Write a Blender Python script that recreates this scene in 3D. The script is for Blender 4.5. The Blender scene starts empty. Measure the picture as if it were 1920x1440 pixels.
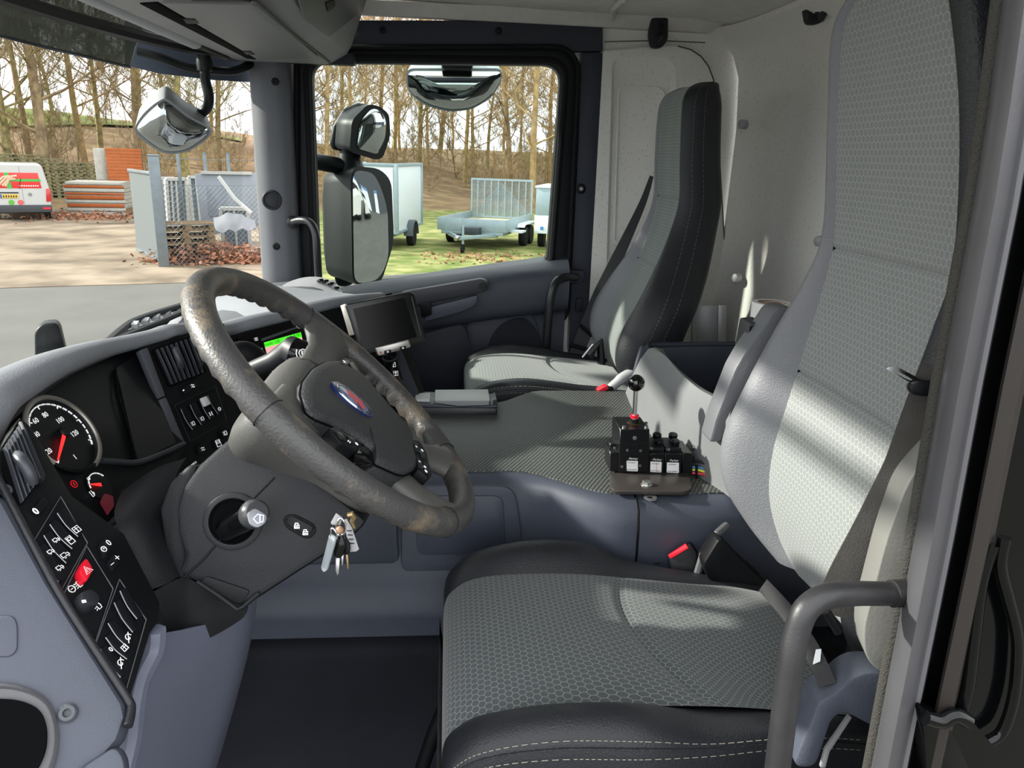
import bpy, bmesh, math, random
from mathutils import Vector, Matrix
random.seed(7)
S = bpy.context.scene
COL = S.collection
V = Vector
PI = math.pi
# ------------------------------------------------------------------ camera (a phone held in the open driver's door)
FPX = 1442.0
def _basis(yaw, pitch, roll):
    y, p, r = [math.radians(a) for a in (yaw, pitch, roll)]
    fw = V((math.sin(y)*math.cos(p), math.cos(y)*math.cos(p), -math.sin(p)))
    rt = V((math.cos(y), -math.sin(y), 0)); up = rt.cross(fw)
    return fw, rt*math.cos(r)+up*math.sin(r), up*math.cos(r)-rt*math.sin(r)
FW, RT, UP = _basis(5.0, 16.5, 1.7)
cd = bpy.data.cameras.new('camera'); cam = bpy.data.objects.new('camera', cd); COL.objects.link(cam)
m3 = Matrix((RT, UP, -FW)).transposed()
cam.matrix_world = m3.to_4x4()
cd.sensor_width = 36; cd.lens = FPX/1920*36; cd.clip_start = 0.02; cd.clip_end = 500
S.camera = cam
# ------------------------------------------------------------------ sky, sun, exposure
SUN_DIR = V((0.82, -0.135, -0.40)).normalized()          # the way the light travels
W = bpy.data.worlds.new('sky'); S.world = W; W.use_nodes = True
nt = W.node_tree; nt.nodes.clear()
wo = nt.nodes.new('ShaderNodeOutputWorld'); bg = nt.nodes.new('ShaderNodeBackground')
tc = nt.nodes.new('ShaderNodeTexCoord'); nz = nt.nodes.new('ShaderNodeTexNoise'); cr = nt.nodes.new('ShaderNodeValToRGB')
nz.inputs['Scale'].default_value = 2.2; nz.inputs['Detail'].default_value = 6; nz.inputs['Roughness'].default_value = .55
cr.color_ramp.elements[0].position = .36; cr.color_ramp.elements[0].color = (.80, .86, .95, 1)
cr.color_ramp.elements[1].position = .60; cr.color_ramp.elements[1].color = (1, .985, .96, 1)
nt.links.new(tc.outputs['Generated'], nz.inputs['Vector']); nt.links.new(nz.outputs['Fac'], cr.inputs['Fac'])
nt.links.new(cr.outputs['Color'], bg.inputs['Color']); nt.links.new(bg.outputs[0], wo.inputs[0])
bg.inputs['Strength'].default_value = 1.15
sd = bpy.data.lights.new('sun', 'SUN'); sun = bpy.data.objects.new('sun', sd); COL.objects.link(sun)
sd.energy = 3.4; sd.angle = math.radians(1.6); sd.color = (1, .95, .86)
sun.rotation_euler = SUN_DIR.to_track_quat('-Z', 'Y').to_euler(); sun.location = (-8, 3, 8)
S.view_settings.view_transform = 'Standard'; S.view_settings.look = 'None'
S.view_settings.gamma = 1; S.view_settings.use_curve_mapping = False
S.view_settings.exposure = 1.45
# ------------------------------------------------------------------ points from the photograph at a known depth
def ray(px, py): return FW+RT*((px-960)/FPX)+UP*((720-py)/FPX)
def at(px, py, Y=None, X=None, Z=None):
    d = ray(px, py)
    t = Y/d.y if Y is not None else (X/d.x if X is not None else Z/d.z)
    return d*t
def pts(l, Y=None): return [at(p[0], p[1], p[2] if len(p) > 2 else Y) for p in l]
class Pl:
    def __init__(s, px, py, Y, n=None, q=None):
        s.p = at(px, py, Y) if q is None else q; s.n = V(n).normalized()
        u = V((0, 0, 1)).cross(s.n); s.u = u.normalized() if u.length > 1e-4 else V((1, 0, 0)); s.v = s.n.cross(s.u)
    def hit(s, px, py, off=0):
        d = ray(px, py); return d*((s.p+s.n*off).dot(s.n)/d.dot(s.n))
    def poly(s, l, off=0): return [s.hit(x, y, off) for x, y in l]
def plane3(a, b, c):
    n = (b-a).cross(c-a).normalized()
    if n.dot(a) > 0: n = -n
    return Pl(0, 0, 0, n, a)
# ------------------------------------------------------------------ materials
MATS = {}
def lin(h):
    if isinstance(h, (tuple, list)): return (*h[:3], 1)
    r = [int(h[i:i+2], 16)/255 for i in (0, 2, 4)]
    return tuple(c/12.92 if c <= .04045 else ((c+.055)/1.055)**2.4 for c in r)+(1,)
def mat(name, col, rough=.5, metal=0, bump=0, bscale=300, var=0, vscale=8, col2=None, spec=.5, emit=None, estr=1, coat=0, alpha=1, vdetail=4, vlo=.35, vhi=.65):
    if name in MATS: return MATS[name]
    m = bpy.data.materials.new(name); m.use_nodes = True; n = m.node_tree; b = n.nodes['Principled BSDF']
    c = lin(col); b.inputs['Base Color'].default_value = c
    b.inputs['Roughness'].default_value = rough; b.inputs['Metallic'].default_value = metal
    b.inputs['Specular IOR Level'].default_value = spec; b.inputs['Coat Weight'].default_value = coat
    b.inputs['Alpha'].default_value = alpha
    if emit: b.inputs['Emission Color'].default_value = lin(emit); b.inputs['Emission Strength'].default_value = estr
    co = n.nodes.new('ShaderNodeTexCoord')
    if var or col2:
        t = n.nodes.new('ShaderNodeTexNoise'); t.inputs['Scale'].default_value = vscale; t.inputs['Detail'].default_value = vdetail
        n.links.new(co.outputs['Object'], t.inputs['Vector'])
        r = n.nodes.new('ShaderNodeValToRGB'); r.color_ramp.elements[0].position = vlo; r.color_ramp.elements[1].position = vhi
        if col2: r.color_ramp.elements[0].color = c; r.color_ramp.elements[1].color = lin(col2)
        else:
            r.color_ramp.elements[0].color = tuple(x*(1-var) for x in c[:3])+(1,); r.color_ramp.elements[1].color = tuple(min(1, x*(1+var)) for x in c[:3])+(1,)
        n.links.new(t.outputs['Fac'], r.inputs['Fac']); n.links.new(r.outputs['Color'], b.inputs['Base Color'])
    if bump:
        t = n.nodes.new('ShaderNodeTexNoise'); t.inputs['Scale'].default_value = bscale; t.inputs['Detail'].default_value = 3
        n.links.new(co.outputs['Object'], t.inputs['Vector'])
        bp = n.nodes.new('ShaderNodeBump'); bp.inputs['Strength'].default_value = bump; bp.inputs['Distance'].default_value = .002
        n.links.new(t.outputs['Fac'], bp.inputs['Height']); n.links.new(bp.outputs[0], b.inputs['Normal'])
    MATS[name] = m; return m
def glass(name, tint=(.93, .97, .95), refl=.06, rough=0.0):
    if name in MATS: return MATS[name]
    m = bpy.data.materials.new(name); m.use_nodes = True; n = m.node_tree; n.nodes.clear()
    o = n.nodes.new('ShaderNodeOutputMaterial'); mx = n.nodes.new('ShaderNodeMixShader')
    t = n.nodes.new('ShaderNodeBsdfTransparent'); g = n.nodes.new('ShaderNodeBsdfGlossy'); f = n.nodes.new('ShaderNodeLayerWeight')
    t.inputs[0].default_value = (*tint, 1); g.inputs['Roughness'].default_value = rough; f.inputs[0].default_value = .5
    pw = n.nodes.new('ShaderNodeMath'); pw.operation = 'POWER'; pw.inputs[1].default_value = 5.0
    ml = n.nodes.new('ShaderNodeMath'); ml.operation = 'MULTIPLY_ADD'; ml.inputs[1].default_value = .5; ml.inputs[2].default_value = refl/2
    n.links.new(f.outputs['Facing'], pw.inputs[0]); n.links.new(pw.outputs[0], ml.inputs[0]); ml.use_clamp = True
    n.links.new(ml.outputs[0], mx.inputs[0]); n.links.new(t.outputs[0], mx.inputs[1]); n.links.new(g.outputs[0], mx.inputs[2]); n.links.new(mx.outputs[0], o.inputs[0])
    MATS[name] = m; return m
def mnode(n, op, a, b=None, c=None):
    x = n.nodes.new('ShaderNodeMath'); x.operation = op
    for i, q in enumerate((a, b, c)):
        if q is None: continue
        if isinstance(q, (int, float)): x.inputs[i].default_value = q
        else: n.links.new(q, x.inputs[i])
    return x.outputs[0]
def hexmat(name, base, line, size, lw=.075, rough=.85, bump=.4, base2=None):
    """woven cloth: hexagon outlines on UV laid in metres"""
    m = bpy.data.materials.new(name); m.use_nodes = True; n = m.node_tree; b = n.nodes['Principled BSDF']
    b.inputs['Roughness'].default_value = rough; b.inputs['Specular IOR Level'].default_value = .25; b.inputs['Sheen Weight'].default_value = .25
    uv = n.nodes.new('ShaderNodeUVMap'); sp = n.nodes.new('ShaderNodeSeparateXYZ'); n.links.new(uv.outputs[0], sp.inputs[0])
    x = mnode(n, 'MULTIPLY', sp.outputs[0], 1/size); y = mnode(n, 'MULTIPLY', sp.outputs[1], 1/size)
    R3 = 1.7320508
    def cell(ox, oy):
        a = mnode(n, 'SUBTRACT', mnode(n, 'FLOORED_MODULO', mnode(n, 'ADD', x, ox), 1.0), .5)
        c = mnode(n, 'SUBTRACT', mnode(n, 'FLOORED_MODULO', mnode(n, 'ADD', y, oy), R3), R3/2)
        a = mnode(n, 'ABSOLUTE', a); c = mnode(n, 'ABSOLUTE', c)
        return mnode(n, 'MAXIMUM', a, mnode(n, 'ADD', mnode(n, 'MULTIPLY', a, .5), mnode(n, 'MULTIPLY', c, R3/2)))
    d = mnode(n, 'MINIMUM', cell(0, 0), cell(.5, R3/2))          # 0 centre .. .5 edge
    e = n.nodes.new('ShaderNodeMapRange'); e.inputs[1].default_value = .5-lw*1.6; e.inputs[2].default_value = .5-lw*.5; n.links.new(d, e.inputs[0])
    no = n.nodes.new('ShaderNodeTexNoise'); no.inputs['Scale'].default_value = 900; n.links.new(uv.outputs[0], no.inputs[0])
    mx = n.nodes.new('ShaderNodeMix'); mx.data_type = 'RGBA'; mx.inputs['A'].default_value = lin(base); mx.inputs['B'].default_value = lin(line)
    n.links.new(mnode(n, 'MULTIPLY', e.outputs[0], mnode(n, 'MULTIPLY_ADD', no.outputs['Fac'], .8, .45)), mx.inputs['Factor'])
    n.links.new(mx.outputs['Result'], b.inputs['Base Color'])
    bp = n.nodes.new('ShaderNodeBump'); bp.inputs['Strength'].default_value = bump; bp.inputs['Distance'].default_value = .001
    n.links.new(mnode(n, 'ADD', e.outputs[0], mnode(n, 'MULTIPLY', no.outputs['Fac'], .5)), bp.inputs['Height']); n.links.new(bp.outputs[0], b.inputs['Normal'])
    MATS[name] = m; return m
# ------------------------------------------------------------------ mesh building
class MB:
    def __init__(s): s.v = []; s.f = []; s.uv = {}
    def add(s, vs, fs, uv=None):
        o = len(s.v); s.v += [tuple(q) for q in vs]; s.f += [tuple(i+o for i in f) for f in fs]
        if uv:
            for i, q in enumerate(uv): s.uv[o+i] = q
        return s
    def box(s, c, size, R=None):
        c = V(c); h = V(size)/2; R = R or Matrix.Identity(3)
        vs = [c+R@V((x*h.x, y*h.y, z*h.z)) for x in (-1, 1) for y in (-1, 1) for z in (-1, 1)]
        return s.add(vs, [(0, 1, 3, 2), (4, 6, 7, 5), (0, 4, 5, 1), (2, 3, 7, 6), (0, 2, 6, 4), (1, 5, 7, 3)])
    def beam(s, a, b, w, h, upv=(0, 0, 1)):
        a, b = V(a), V(b); d = (b-a); L = d.length; d.normalize(); sd = d.cross(V(upv)).normalized(); u = sd.cross(d)
        R = Matrix((d, sd, u)).transposed(); return s.box((a+b)/2, (L, w, h), R)
    def prism(s, poly, vec):
        n = len(poly); a = [V(p) for p in poly]; b = [p+V(vec) for p in a]
        return s.add(a+b, [tuple(range(n)), tuple(range(2*n-1, n-1, -1))]+[(i, i+n, (i+1) % n+n, (i+1) % n)[::-1] for i in range(n)])
    def loft(s, rings, closed=True, cap0=True, cap1=True, loop=False):
        n = len(rings[0]); m = len(rings); vs = [p for r in rings for p in r]; fs = []
        for j in range(m if loop else m-1):
            k = (j+1) % m
            for i in range(n if closed else n-1):
                q = (i+1) % n; fs.append((j*n+i, j*n+q, k*n+q, k*n+i))
        if closed and not loop:
            if cap0: fs.append(tuple(range(n-1, -1, -1)))
            if cap1: fs.append(tuple((m-1)*n+i for i in range(n)))
        # arc-length UV
        uv = []
        vl = 0
        for j in range(m):
            if j: vl += (V(rings[j][n//2])-V(rings[j-1][n//2])).length
            ul = 0; row = []
            for i in range(n):
                if i: ul += (V(rings[j][i])-V(rings[j][i-1])).length
                row.append(ul)
            mid = ul/2
            uv += [(q-mid, vl) for q in row]
        return s.add(vs, fs, uv)
    def tube(s, path, r, seg=10, closed=False, caps=True):
        path = [V(p) for p in path]; n = len(path); rr = r if isinstance(r, (list, tuple)) else [r]*n
        tan = []
        for i in range(n):
            a = path[(i-1) % n] if closed or i > 0 else path[0]; b = path[(i+1) % n] if closed or i < n-1 else path[-1]
            tan.append((b-a).normalized())
        t0 = tan[0]; ref = V((0, 0, 1)) if abs(t0.z) < .9 else V((1, 0, 0)); nn = t0.cross(ref).normalized()
        rings = []
        for i in range(n):
            nn = (nn-tan[i]*nn.dot(tan[i])).normalized(); bb = tan[i].cross(nn)
            rings.append([path[i]+(nn*math.cos(2*PI*k/seg)+bb*math.sin(2*PI*k/seg))*rr[i] for k in range(seg)])
        return s.loft(rings, True, caps, caps, closed)
    def lathe(s, prof, c, axis, seg=20, cap=True):
        c = V(c); ax = V(axis).normalized(); ref = V((0, 0, 1)) if abs(ax.z) < .9 else V((1, 0, 0)); a = ax.cross(ref).normalized(); b = ax.cross(a)
        return s.loft([[c+ax*h+(a*math.cos(2*PI*k/seg)+b*math.sin(2*PI*k/seg))*max(r, 1e-5) for k in range(seg)] for r, h in prof], True, cap, cap)
    def ring(s, outer, inner, vec):
        """panel with a hole: outer and inner loops of the same count"""
        n = len(outer); v = V(vec); o, i_ = [V(p) for p in outer], [V(p) for p in inner]
        vs = o+i_+[p+v for p in o]+[p+v for p in i_]; fs = []
        for k in range(n):
            q = (k+1) % n
            fs += [(k, q, n+q, n+k), (2*n+k, 3*n+k, 3*n+q, 2*n+q), (k, 2*n+k, 2*n+q, q), (n+k, n+q, 3*n+q, 3*n+k)]
        return s.add(vs, fs)
    def sheet(s, grid, th=0, flip=False):
        """grid[j][i] of points; th = thickness grown along -normal"""
        m, n = len(grid), len(grid[0]); g = [[V(p) for p in r] for r in grid]
        if not th:
            return s.loft(g, closed=False)
        nr = []
        for j in range(m):
            for i in range(n):
                du = g[j][min(i+1, n-1)]-g[j][max(i-1, 0)]; dv = g[min(j+1, m-1)][i]-g[max(j-1, 0)][i]
                q = du.cross(dv); q = q.normalized() if q.length > 1e-9 else V((0, 0, 1)); nr.append(-q if flip else q)
        top = [p for r in g for p in r]; bot = [p-k*th for p, k in zip(top, nr)]; N = m*n; fs = []
        for j in range(m-1):
            for i in range(n-1):
                a, b, c, d = j*n+i, j*n+i+1, (j+1)*n+i+1, (j+1)*n+i
                fs += [(a, b, c, d), (N+d, N+c, N+b, N+a)]
        for j in range(m-1):
            a, b = j*n, (j+1)*n; fs += [(a, b, N+b, N+a), (b+n-1, a+n-1, N+a+n-1, N+b+n-1)]
        for i in range(n-1):
            a = i; b = (m-1)*n+i; fs += [(a+1, a, N+a, N+a+1), (b, b+1, N+b+1, N+b)]
        uvs = []
        for j in range(m):
            for i in range(n): uvs.append(((g[j][i]-g[j][0]).length, (g[j][i]-g[0][i]).length))
        return s.add(top+bot, fs, uvs+uvs)
def cat(p, n=8, closed=False):
    """Catmull-Rom through the points"""
    p = [V(q) for q in p]; out = []; m = len(p)
    for i in range(m if closed else m-1):
        g = (lambda k: p[k % m]) if closed else (lambda k: p[max(0, min(m-1, k))])
        a, b, c, d = g(i-1), g(i), g(i+1), g(i+2)
        for k in range(n):
            t = k/n; out.append(.5*((2*b)+(c-a)*t+(2*a-5*b+4*c-d)*t*t+(3*b-a-3*c+d)*t**3))
    if not closed: out.append(p[-1])
    return out
def rnd(poly, r, seg=4):
    """round the corners of a planar loop; r one radius or one per corner"""
    p = [V(q) for q in poly]; n = len(p); out = []
    for i in range(n):
        a, b, c = p[i-1], p[i], p[(i+1) % n]; d1, d2 = (a-b), (c-b)
        rr = r[i] if isinstance(r, (list, tuple)) else r
        rr = min(rr, d1.length*.48, d2.length*.48)
        s, e = b+d1.normalized()*rr, b+d2.normalized()*rr
        for k in range(seg+1):
            t = k/seg; out.append(s*(1-t)**2+b*2*t*(1-t)+e*t*t)
    return out
def grid2(rows, nu=6, nv=6):
    """smooth a coarse grid of points"""
    a = [cat(r, nu) for r in rows]; cols = [cat([a[j][i] for j in range(len(a))], nv) for i in range(len(a[0]))]
    return [[cols[i][j] for i in range(len(cols))] for j in range(len(cols[0]))]
ORG = {}
def obj(name, mb, m, parent=None, bevel=0, seg=2, sharp=40, label=None, cat_=None, group=None, kind=None, loc=None, local=False, flat=False, sub=0):
    me = bpy.data.meshes.new(name); me.from_pydata(mb.v, [], mb.f); me.update()
    if mb.uv:
        l = me.uv_layers.new(name='uv'); d = [0.0]*(2*len(me.loops))
        for i, lp in enumerate(me.loops):
            u = mb.uv.get(lp.vertex_index, (0, 0)); d[2*i] = u[0]; d[2*i+1] = u[1]
        l.data.foreach_set('uv', d)
    bm = bmesh.new(); bm.from_mesh(me)
    bmesh.ops.recalc_face_normals(bm, faces=bm.faces)
    if bevel:
        ed = [e for e in bm.edges if len(e.link_faces) == 2 and e.calc_face_angle(0) > .6]
        bmesh.ops.bevel(bm, geom=ed, offset=bevel, segments=seg, affect='EDGES', profile=.5, clamp_overlap=True)
    bm.to_mesh(me); bm.free()
    if not flat:
        me.polygons.foreach_set('use_smooth', [True]*len(me.polygons)); me.set_sharp_from_angle(angle=math.radians(sharp))
    me.materials.append(m)
    o = bpy.data.objects.new(name, me); COL.objects.link(o)
    if sub: md = o.modifiers.new('smooth', 'SUBSURF'); md.levels = sub; md.render_levels = sub
    if local:
        o.parent = parent; ORG[o.name] = V((0, 0, 0))
    else:
        if parent is None and loc is None:
            xs = [V(q) for q in mb.v]; loc = V(((min(q.x for q in xs)+max(q.x for q in xs))/2, (min(q.y for q in xs)+max(q.y for q in xs))/2, min(q.z for q in xs)))
        if parent is None:
            me.transform(Matrix.Translation(-V(loc))); o.location = loc; ORG[o.name] = V(loc)
        else:
            o.parent = parent; o.matrix_parent_inverse = Matrix.Translation(-ORG[parent.name]); ORG[o.name] = V((0, 0, 0))
    tag(o, label, cat_, group, kind); return o
def tag(o, label=None, cat_=None, group=None, kind=None):
    if label: o['label'] = label
    if cat_: o['category'] = cat_
    if group: o['group'] = group
    if kind: o['kind'] = kind
    return o
def thing(name, loc, label=None, cat_=None, group=None, kind=None):
    o = bpy.data.objects.new(name, None); o.empty_display_size = .05; COL.objects.link(o); o.location = loc; ORG[o.name] = V(loc)
    return tag(o, label, cat_, group, kind)
def dup(root, loc=None, rot=None, scale=None, label=None):
    def cp(o, par):
        c = o.copy(); COL.objects.link(c); c.parent = par
        for ch in [k for k in COL.objects if k.parent == o]: cp(ch, c)
        return c
    r = root.copy(); COL.objects.link(r)
    for ch in KIDS(root): 
        c = ch.copy(); COL.objects.link(c); c.parent = r
        for g in KIDS(ch): d = g.copy(); COL.objects.link(d); d.parent = c
    if loc is not None: r.location = loc
    if rot is not None: r.rotation_euler = rot
    if scale is not None: r.scale = scale
    if label: r['label'] = label
    return r
def KIDS(o): return list(o.children)
def text(name, body, size, pl_p, u, v, m, parent, depth=.0002, align='CENTER', sx=1):
    """flat lettering lying in the plane (u to the right, v up)"""
    c = bpy.data.curves.new(name, 'FONT'); c.body = body; c.size = size; c.align_x = align; c.align_y = 'CENTER'; c.extrude = depth; c.resolution_u = 2
    t = bpy.data.objects.new('t', c); COL.objects.link(t); dg = bpy.context.evaluated_depsgraph_get()
    me = bpy.data.meshes.new_from_object(t.evaluated_get(dg)); COL.objects.unlink(t); bpy.data.objects.remove(t)
    u = V(u).normalized(); n = u.cross(V(v)).normalized(); v = n.cross(u)
    me.transform(Matrix.Translation(V(pl_p)) @ Matrix((u*sx, v, n)).transposed().to_4x4())
    me.materials.clear(); me.materials.append(m); me.name = name
    o = bpy.data.objects.new(name, me); COL.objects.link(o); o.parent = parent
    o.matrix_parent_inverse = Matrix.Translation(-ORG[parent.name]); ORG[o.name] = V((0, 0, 0)); return o
def panel(name, pl, px, th, m, parent=None, r=0, off=0, bevel=.0015, seg=4, **k):
    """a plate whose outline is seen at these pixels on a known plane; th is its depth behind that plane"""
    p = pl.poly(px, off); p = rnd(p, r, seg) if r else p
    return obj(name, MB().prism(p, -pl.n*th), m, parent, bevel=bevel, **k)
def screw(pl, px, py, r, parent, m, name='screw', h=.003):
    c = pl.hit(px, py); mb = MB().lathe([(r, -.002), (r, h*.6), (r*.8, h), (r*.45, h), (r*.4, h*.2), (.0001, h*.2)], c, pl.n, 16)
    return obj(name, mb, m, parent, sharp=35)
# ------------------------------------------------------------------ shared materials
DASH = mat('dash_plastic', '4c515d', .55, bump=.35, bscale=900, var=.05, vscale=5)
TRIMB = mat('blue_grey_trim', '343842', .55, bump=.25, bscale=900, var=.05, vscale=4, spec=.35)
TUNB = mat('tunnel_trim', '3e4350', .5, bump=.3, bscale=900, var=.06, vscale=6)
DARK = mat('dark_plastic', '24262b', .5, bump=.25, bscale=900, var=.06, spec=.3)
BLACK = mat('black_plastic', '0e0f12', .45, bump=.1, bscale=700, spec=.22)
MATTE = mat('matte_black', '070809', .9, spec=.08)
GBLACK = mat('gloss_black', '060708', .1, spec=.35)
RUBBER = mat('rubber', '161719', .7, bump=.3, bscale=400, spec=.2)
LGREY = mat('light_grey_plastic', 'a6a7aa', .5, bump=.2, bscale=700, var=.05)
HEADL = mat('headliner', 'd3d1cc', .9, bump=.3, bscale=250, var=.04, vscale=30)
STEEL = mat('steel', 'b8b8ba', .28, metal=1)
CHROME = mat('chrome', 'd6d8dc', .12, metal=1)
WHITE = mat('white_print', 'e4e6e8', .6)
WPAINT = mat('white_paint', 'e8eaea', .35)
REDP = mat('red_plastic', 'd8152c', .35)
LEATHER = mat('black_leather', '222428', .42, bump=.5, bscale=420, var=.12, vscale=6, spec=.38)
LEATHG = mat('sunlit_leather', '74767a', .45, bump=.6, bscale=420, var=.06, vscale=5)  # black leather of the far bolsters, coloured grey as if sunlit
STITCH = mat('stitch_thread', '8f8b80', .8)
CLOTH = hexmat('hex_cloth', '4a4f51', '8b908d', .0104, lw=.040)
CLOTHP = hexmat('hex_cloth_daylit', '7c807f', 'a6aaa7', .0104, lw=.040)  # same cloth as the cushion, colour lightened for window light on the backrest
WEB = mat('belt_webbing', '2c2c2e', .75, bump=.4, bscale=600)
WEBG = mat('belt_webbing_worn', '454340', .8, bump=.5, bscale=700, var=.1, vscale=40)
FLOORM = mat('floor_mat', '15161a', .75, spec=.2, bump=.4, bscale=200, var=.15)
# ================================================================== THE CAB SHELL
YD = 2.56
PD = Pl(800, 300, YD, (0, -1, 0))
def struct(name, mb, m, **k): return obj(name, mb, m, kind='structure', **k)
# speckled felt of the rear panels
def felt():
    m = mat('felt_panel', 'a9a8a2', .92, bump=.35, bscale=160); n = m.node_tree; b = n.nodes['Principled BSDF']
    co = n.nodes.new('ShaderNodeTexCoord'); mp = n.nodes.new('ShaderNodeMapping'); mp.inputs['Scale'].default_value = (95, 95, 60)
    n.links.new(co.outputs['Object'], mp.inputs[0]); vo = n.nodes.new('ShaderNodeTexVoronoi'); n.links.new(mp.outputs[0], vo.inputs[0]); vo.inputs['Scale'].default_value = 1
    r = n.nodes.new('ShaderNodeValToRGB'); r.color_ramp.elements[0].position = .12; r.color_ramp.elements[0].color = lin('c6c5bf'); r.color_ramp.elements[1].position = .22; r.color_ramp.elements[1].color = lin('e4e3dd')
    n.links.new(vo.outputs['Distance'], r.inputs[0]); n.links.new(r.outputs[0], b.inputs['Base Color']); return m
FELT = felt()
# floor, front bulkhead
fl = struct('floor', MB().box((.05, 1.6, -1.22), (2.0, 2.02, .04)), FLOORM)
struct('wall_front', MB().box((-.80, 1.6, -.92), (.04, 2.0, .64)), DARK)
# ceiling with a cove towards the rear
g = [[V((x, y, z)) for y in (.48, 1.0, 1.6, 2.2, 2.58)] for x, z in ((-.86, .44), (-.3, .44), (.3, .425), (.75, .42), (.93, .395), (1.0, .35))]
struct('ceiling', MB().sheet(g, .03), HEADL)
obj('roof_rib', MB().tube([at(1168, 0, 2.2), at(1150, 16, 2.45), at(1148, 36, 2.52)], .008), HEADL, bpy.data.objects['ceiling'])
# strip of headliner above the passenger door, with its seam
struct('trim_1', MB().prism([V((-.30, 2.555, .395)), V((.95, 2.555, .385)), V((.95, 2.52, .43)), V((-.30, 2.52, .43))], (0, .03, 0)), HEADL, bevel=.004)
# rear wall: swept along its plan curve
path = cat([V((.925, 2.575, 0)), V((.955, 2.53, 0)), V((.985, 2.40, 0)), V((1.0, 2.1, 0)), V((1.0, 1.4, 0)), V((1.0, .85, 0)), V((.98, .66, 0)), V((.90, .60, 0))], 6)
rows = []
for z, dx in ((-1.2, 0), (-.62, 0), (-.60, .0), (-.2, 0.015), (.1, 0.02), (.26, .01), (.33, -.015), (.37, -.05), (.40, -.12)):
    rows.append([p+V((dx, 0, z)) for p in path])
wr = struct('wall_rear', MB().sheet(rows, .02, flip=True), FELT)
for (px, py) in ((1389, 233), (1377, 521), (1533, 452)):
    d = ray(px, py); c = d*(.985/d.x)
    if px < 1400: c = at(px, py, 2.44)
    obj('plug', MB().lathe([(.014, -.02), (.014, .0), (.010, .004), (.0, .005)], c, (-.9, -.4, 0), 16), LGREY, wr)
# side wall behind the passenger door, with the dished rectangle
PW = Pl(1200, 300, 2.56, (0, -1, 0))
out_ = [(1131, 96), (1334, 82), (1377, 190), (1371, 760), (1098, 760)]
o5 = rnd(PW.poly([(1131, 96), (1336, 78), (1374, 720), (1096, 720)]), [.005, .16, .01, .01], 6)
i5 = rnd(PW.poly([(1148, 108), (1268, 106), (1262, 500), (1137, 506)]), [.03, .06, .04, .03], 6)
c5 = sum(i5, V())/len(i5); j5 = [c5+(p-c5)*.88+V((0, .022, 0)) for p in i5]
mb = MB().ring(o5, i5, (0, .02, 0)); n0 = len(mb.v)
mb.add(i5+j5, [(k, (k+1) % len(i5), len(i5)+(k+1) % len(i5), len(i5)+k) for k in range(len(i5))]+[tuple(range(len(i5), 2*len(i5)))])
ws = struct('wall_side', mb, FELT, bevel=0, sharp=50)
obj('recess_lip', MB().tube([c5+(p-c5)*.74+V((0, .018, 0)) for p in i5], .004, 6, closed=True), FELT, ws)
obj('seam', MB().tube([p+V((0, -.001, 0)) for p in o5[8:20]], .0022, 6), mat('seam_grey', '55554f', .8), ws)
obj('seam', MB().tube(PW.poly([(1133, 78), (1240, 76), (1322, 80)]), .0018, 6), mat('seam_grey', '55554f', .8), ws)
struct('wall_outer', MB().prism([V((.38, 2.605, -1.25)), V((1.06, 2.605, -1.25)), V((1.06, 2.605, .46)), V((.38, 2.605, .46))], (0, .02, 0)), GBLACK)
struct('trim_10', MB().box((.70, 2.595, -.36), (.62, .012, 1.66)), FELT)
struct('trim_8', MB().box((.45, 2.58, -1.08), (1.1, .03, .5)), FELT)
struct('trim_9', MB().box((-.55, 2.585, -.86), (.62, .03, .72)), DARK)
# blue-grey trims round the passenger door
hd = struct('trim_2', MB().prism(PD.poly([(640, 37), (1131, 39), (1131, 96), (1088, 97), (640, 97)]), (0, .03, 0)), TRIMB, bevel=.006)
for px, py in ((718, 57), (935, 58)): screw(Pl(0, 0, 0, (0, -1, 0), V((0, YD, 0))), px, py, .011, hd, BLACK)
bp_ = struct('trim_3', MB().prism(PD.poly([(1089, 98), (1130, 98), (1124, 300), (1108, 520), (1094, 720), (1062, 720), (1071, 520), (1084, 260)]), (0, .035, 0)), TRIMB, bevel=.006)
screw(PD, 1089, 354, .017, bp_, BLACK); screw(PD, 1089, 354, .008, bp_, STEEL, h=.006)
panel('clip', PD, [(1081, 560), (1093, 559), (1092, 586), (1079, 586)], .02, DARK, bp_, off=.012, r=.004)
# passenger A pillar
def vsec(z0, z1, prof, n=6, lean=0):
    return [[V((x+lean*(z-z0), y, z)) for x, y in prof] for z in [z0+(z1-z0)*k/n for k in range(n+1)]]
pr = [(-.60, 2.60), (-.597, 2.53), (-.585, 2.50), (-.55, 2.485), (-.51, 2.482), (-.485, 2.495), (-.475, 2.53), (-.475, 2.60)]
ap = struct('trim_4', MB().loft(vsec(-.50, .255, pr)), mat('pillar_trim', '5d5f64', .6, bump=.3, bscale=800), sharp=60)
PA = Pl(515, 300, 2.482, (0, -1, 0))
for px, py in ((516, 153), (518, 462)): screw(PA, px, py, .011, ap, BLACK)
tw = obj('tweeter_ring', MB().lathe([(.030, -.002), (.030, .004), (.027, .007), (.023, .007), (.022, .003)], PA.hit(510, 375), (.1, -1, 0), 28), DARK, ap)
obj('tweeter_mesh', MB().lathe([(.023, .002), (.020, .005), (.0, .007)], PA.hit(510, 375), (.1, -1, 0), 24), mat('mesh_cloth', '3a3c42', .8, bump=.8, bscale=1200), ap)
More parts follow.
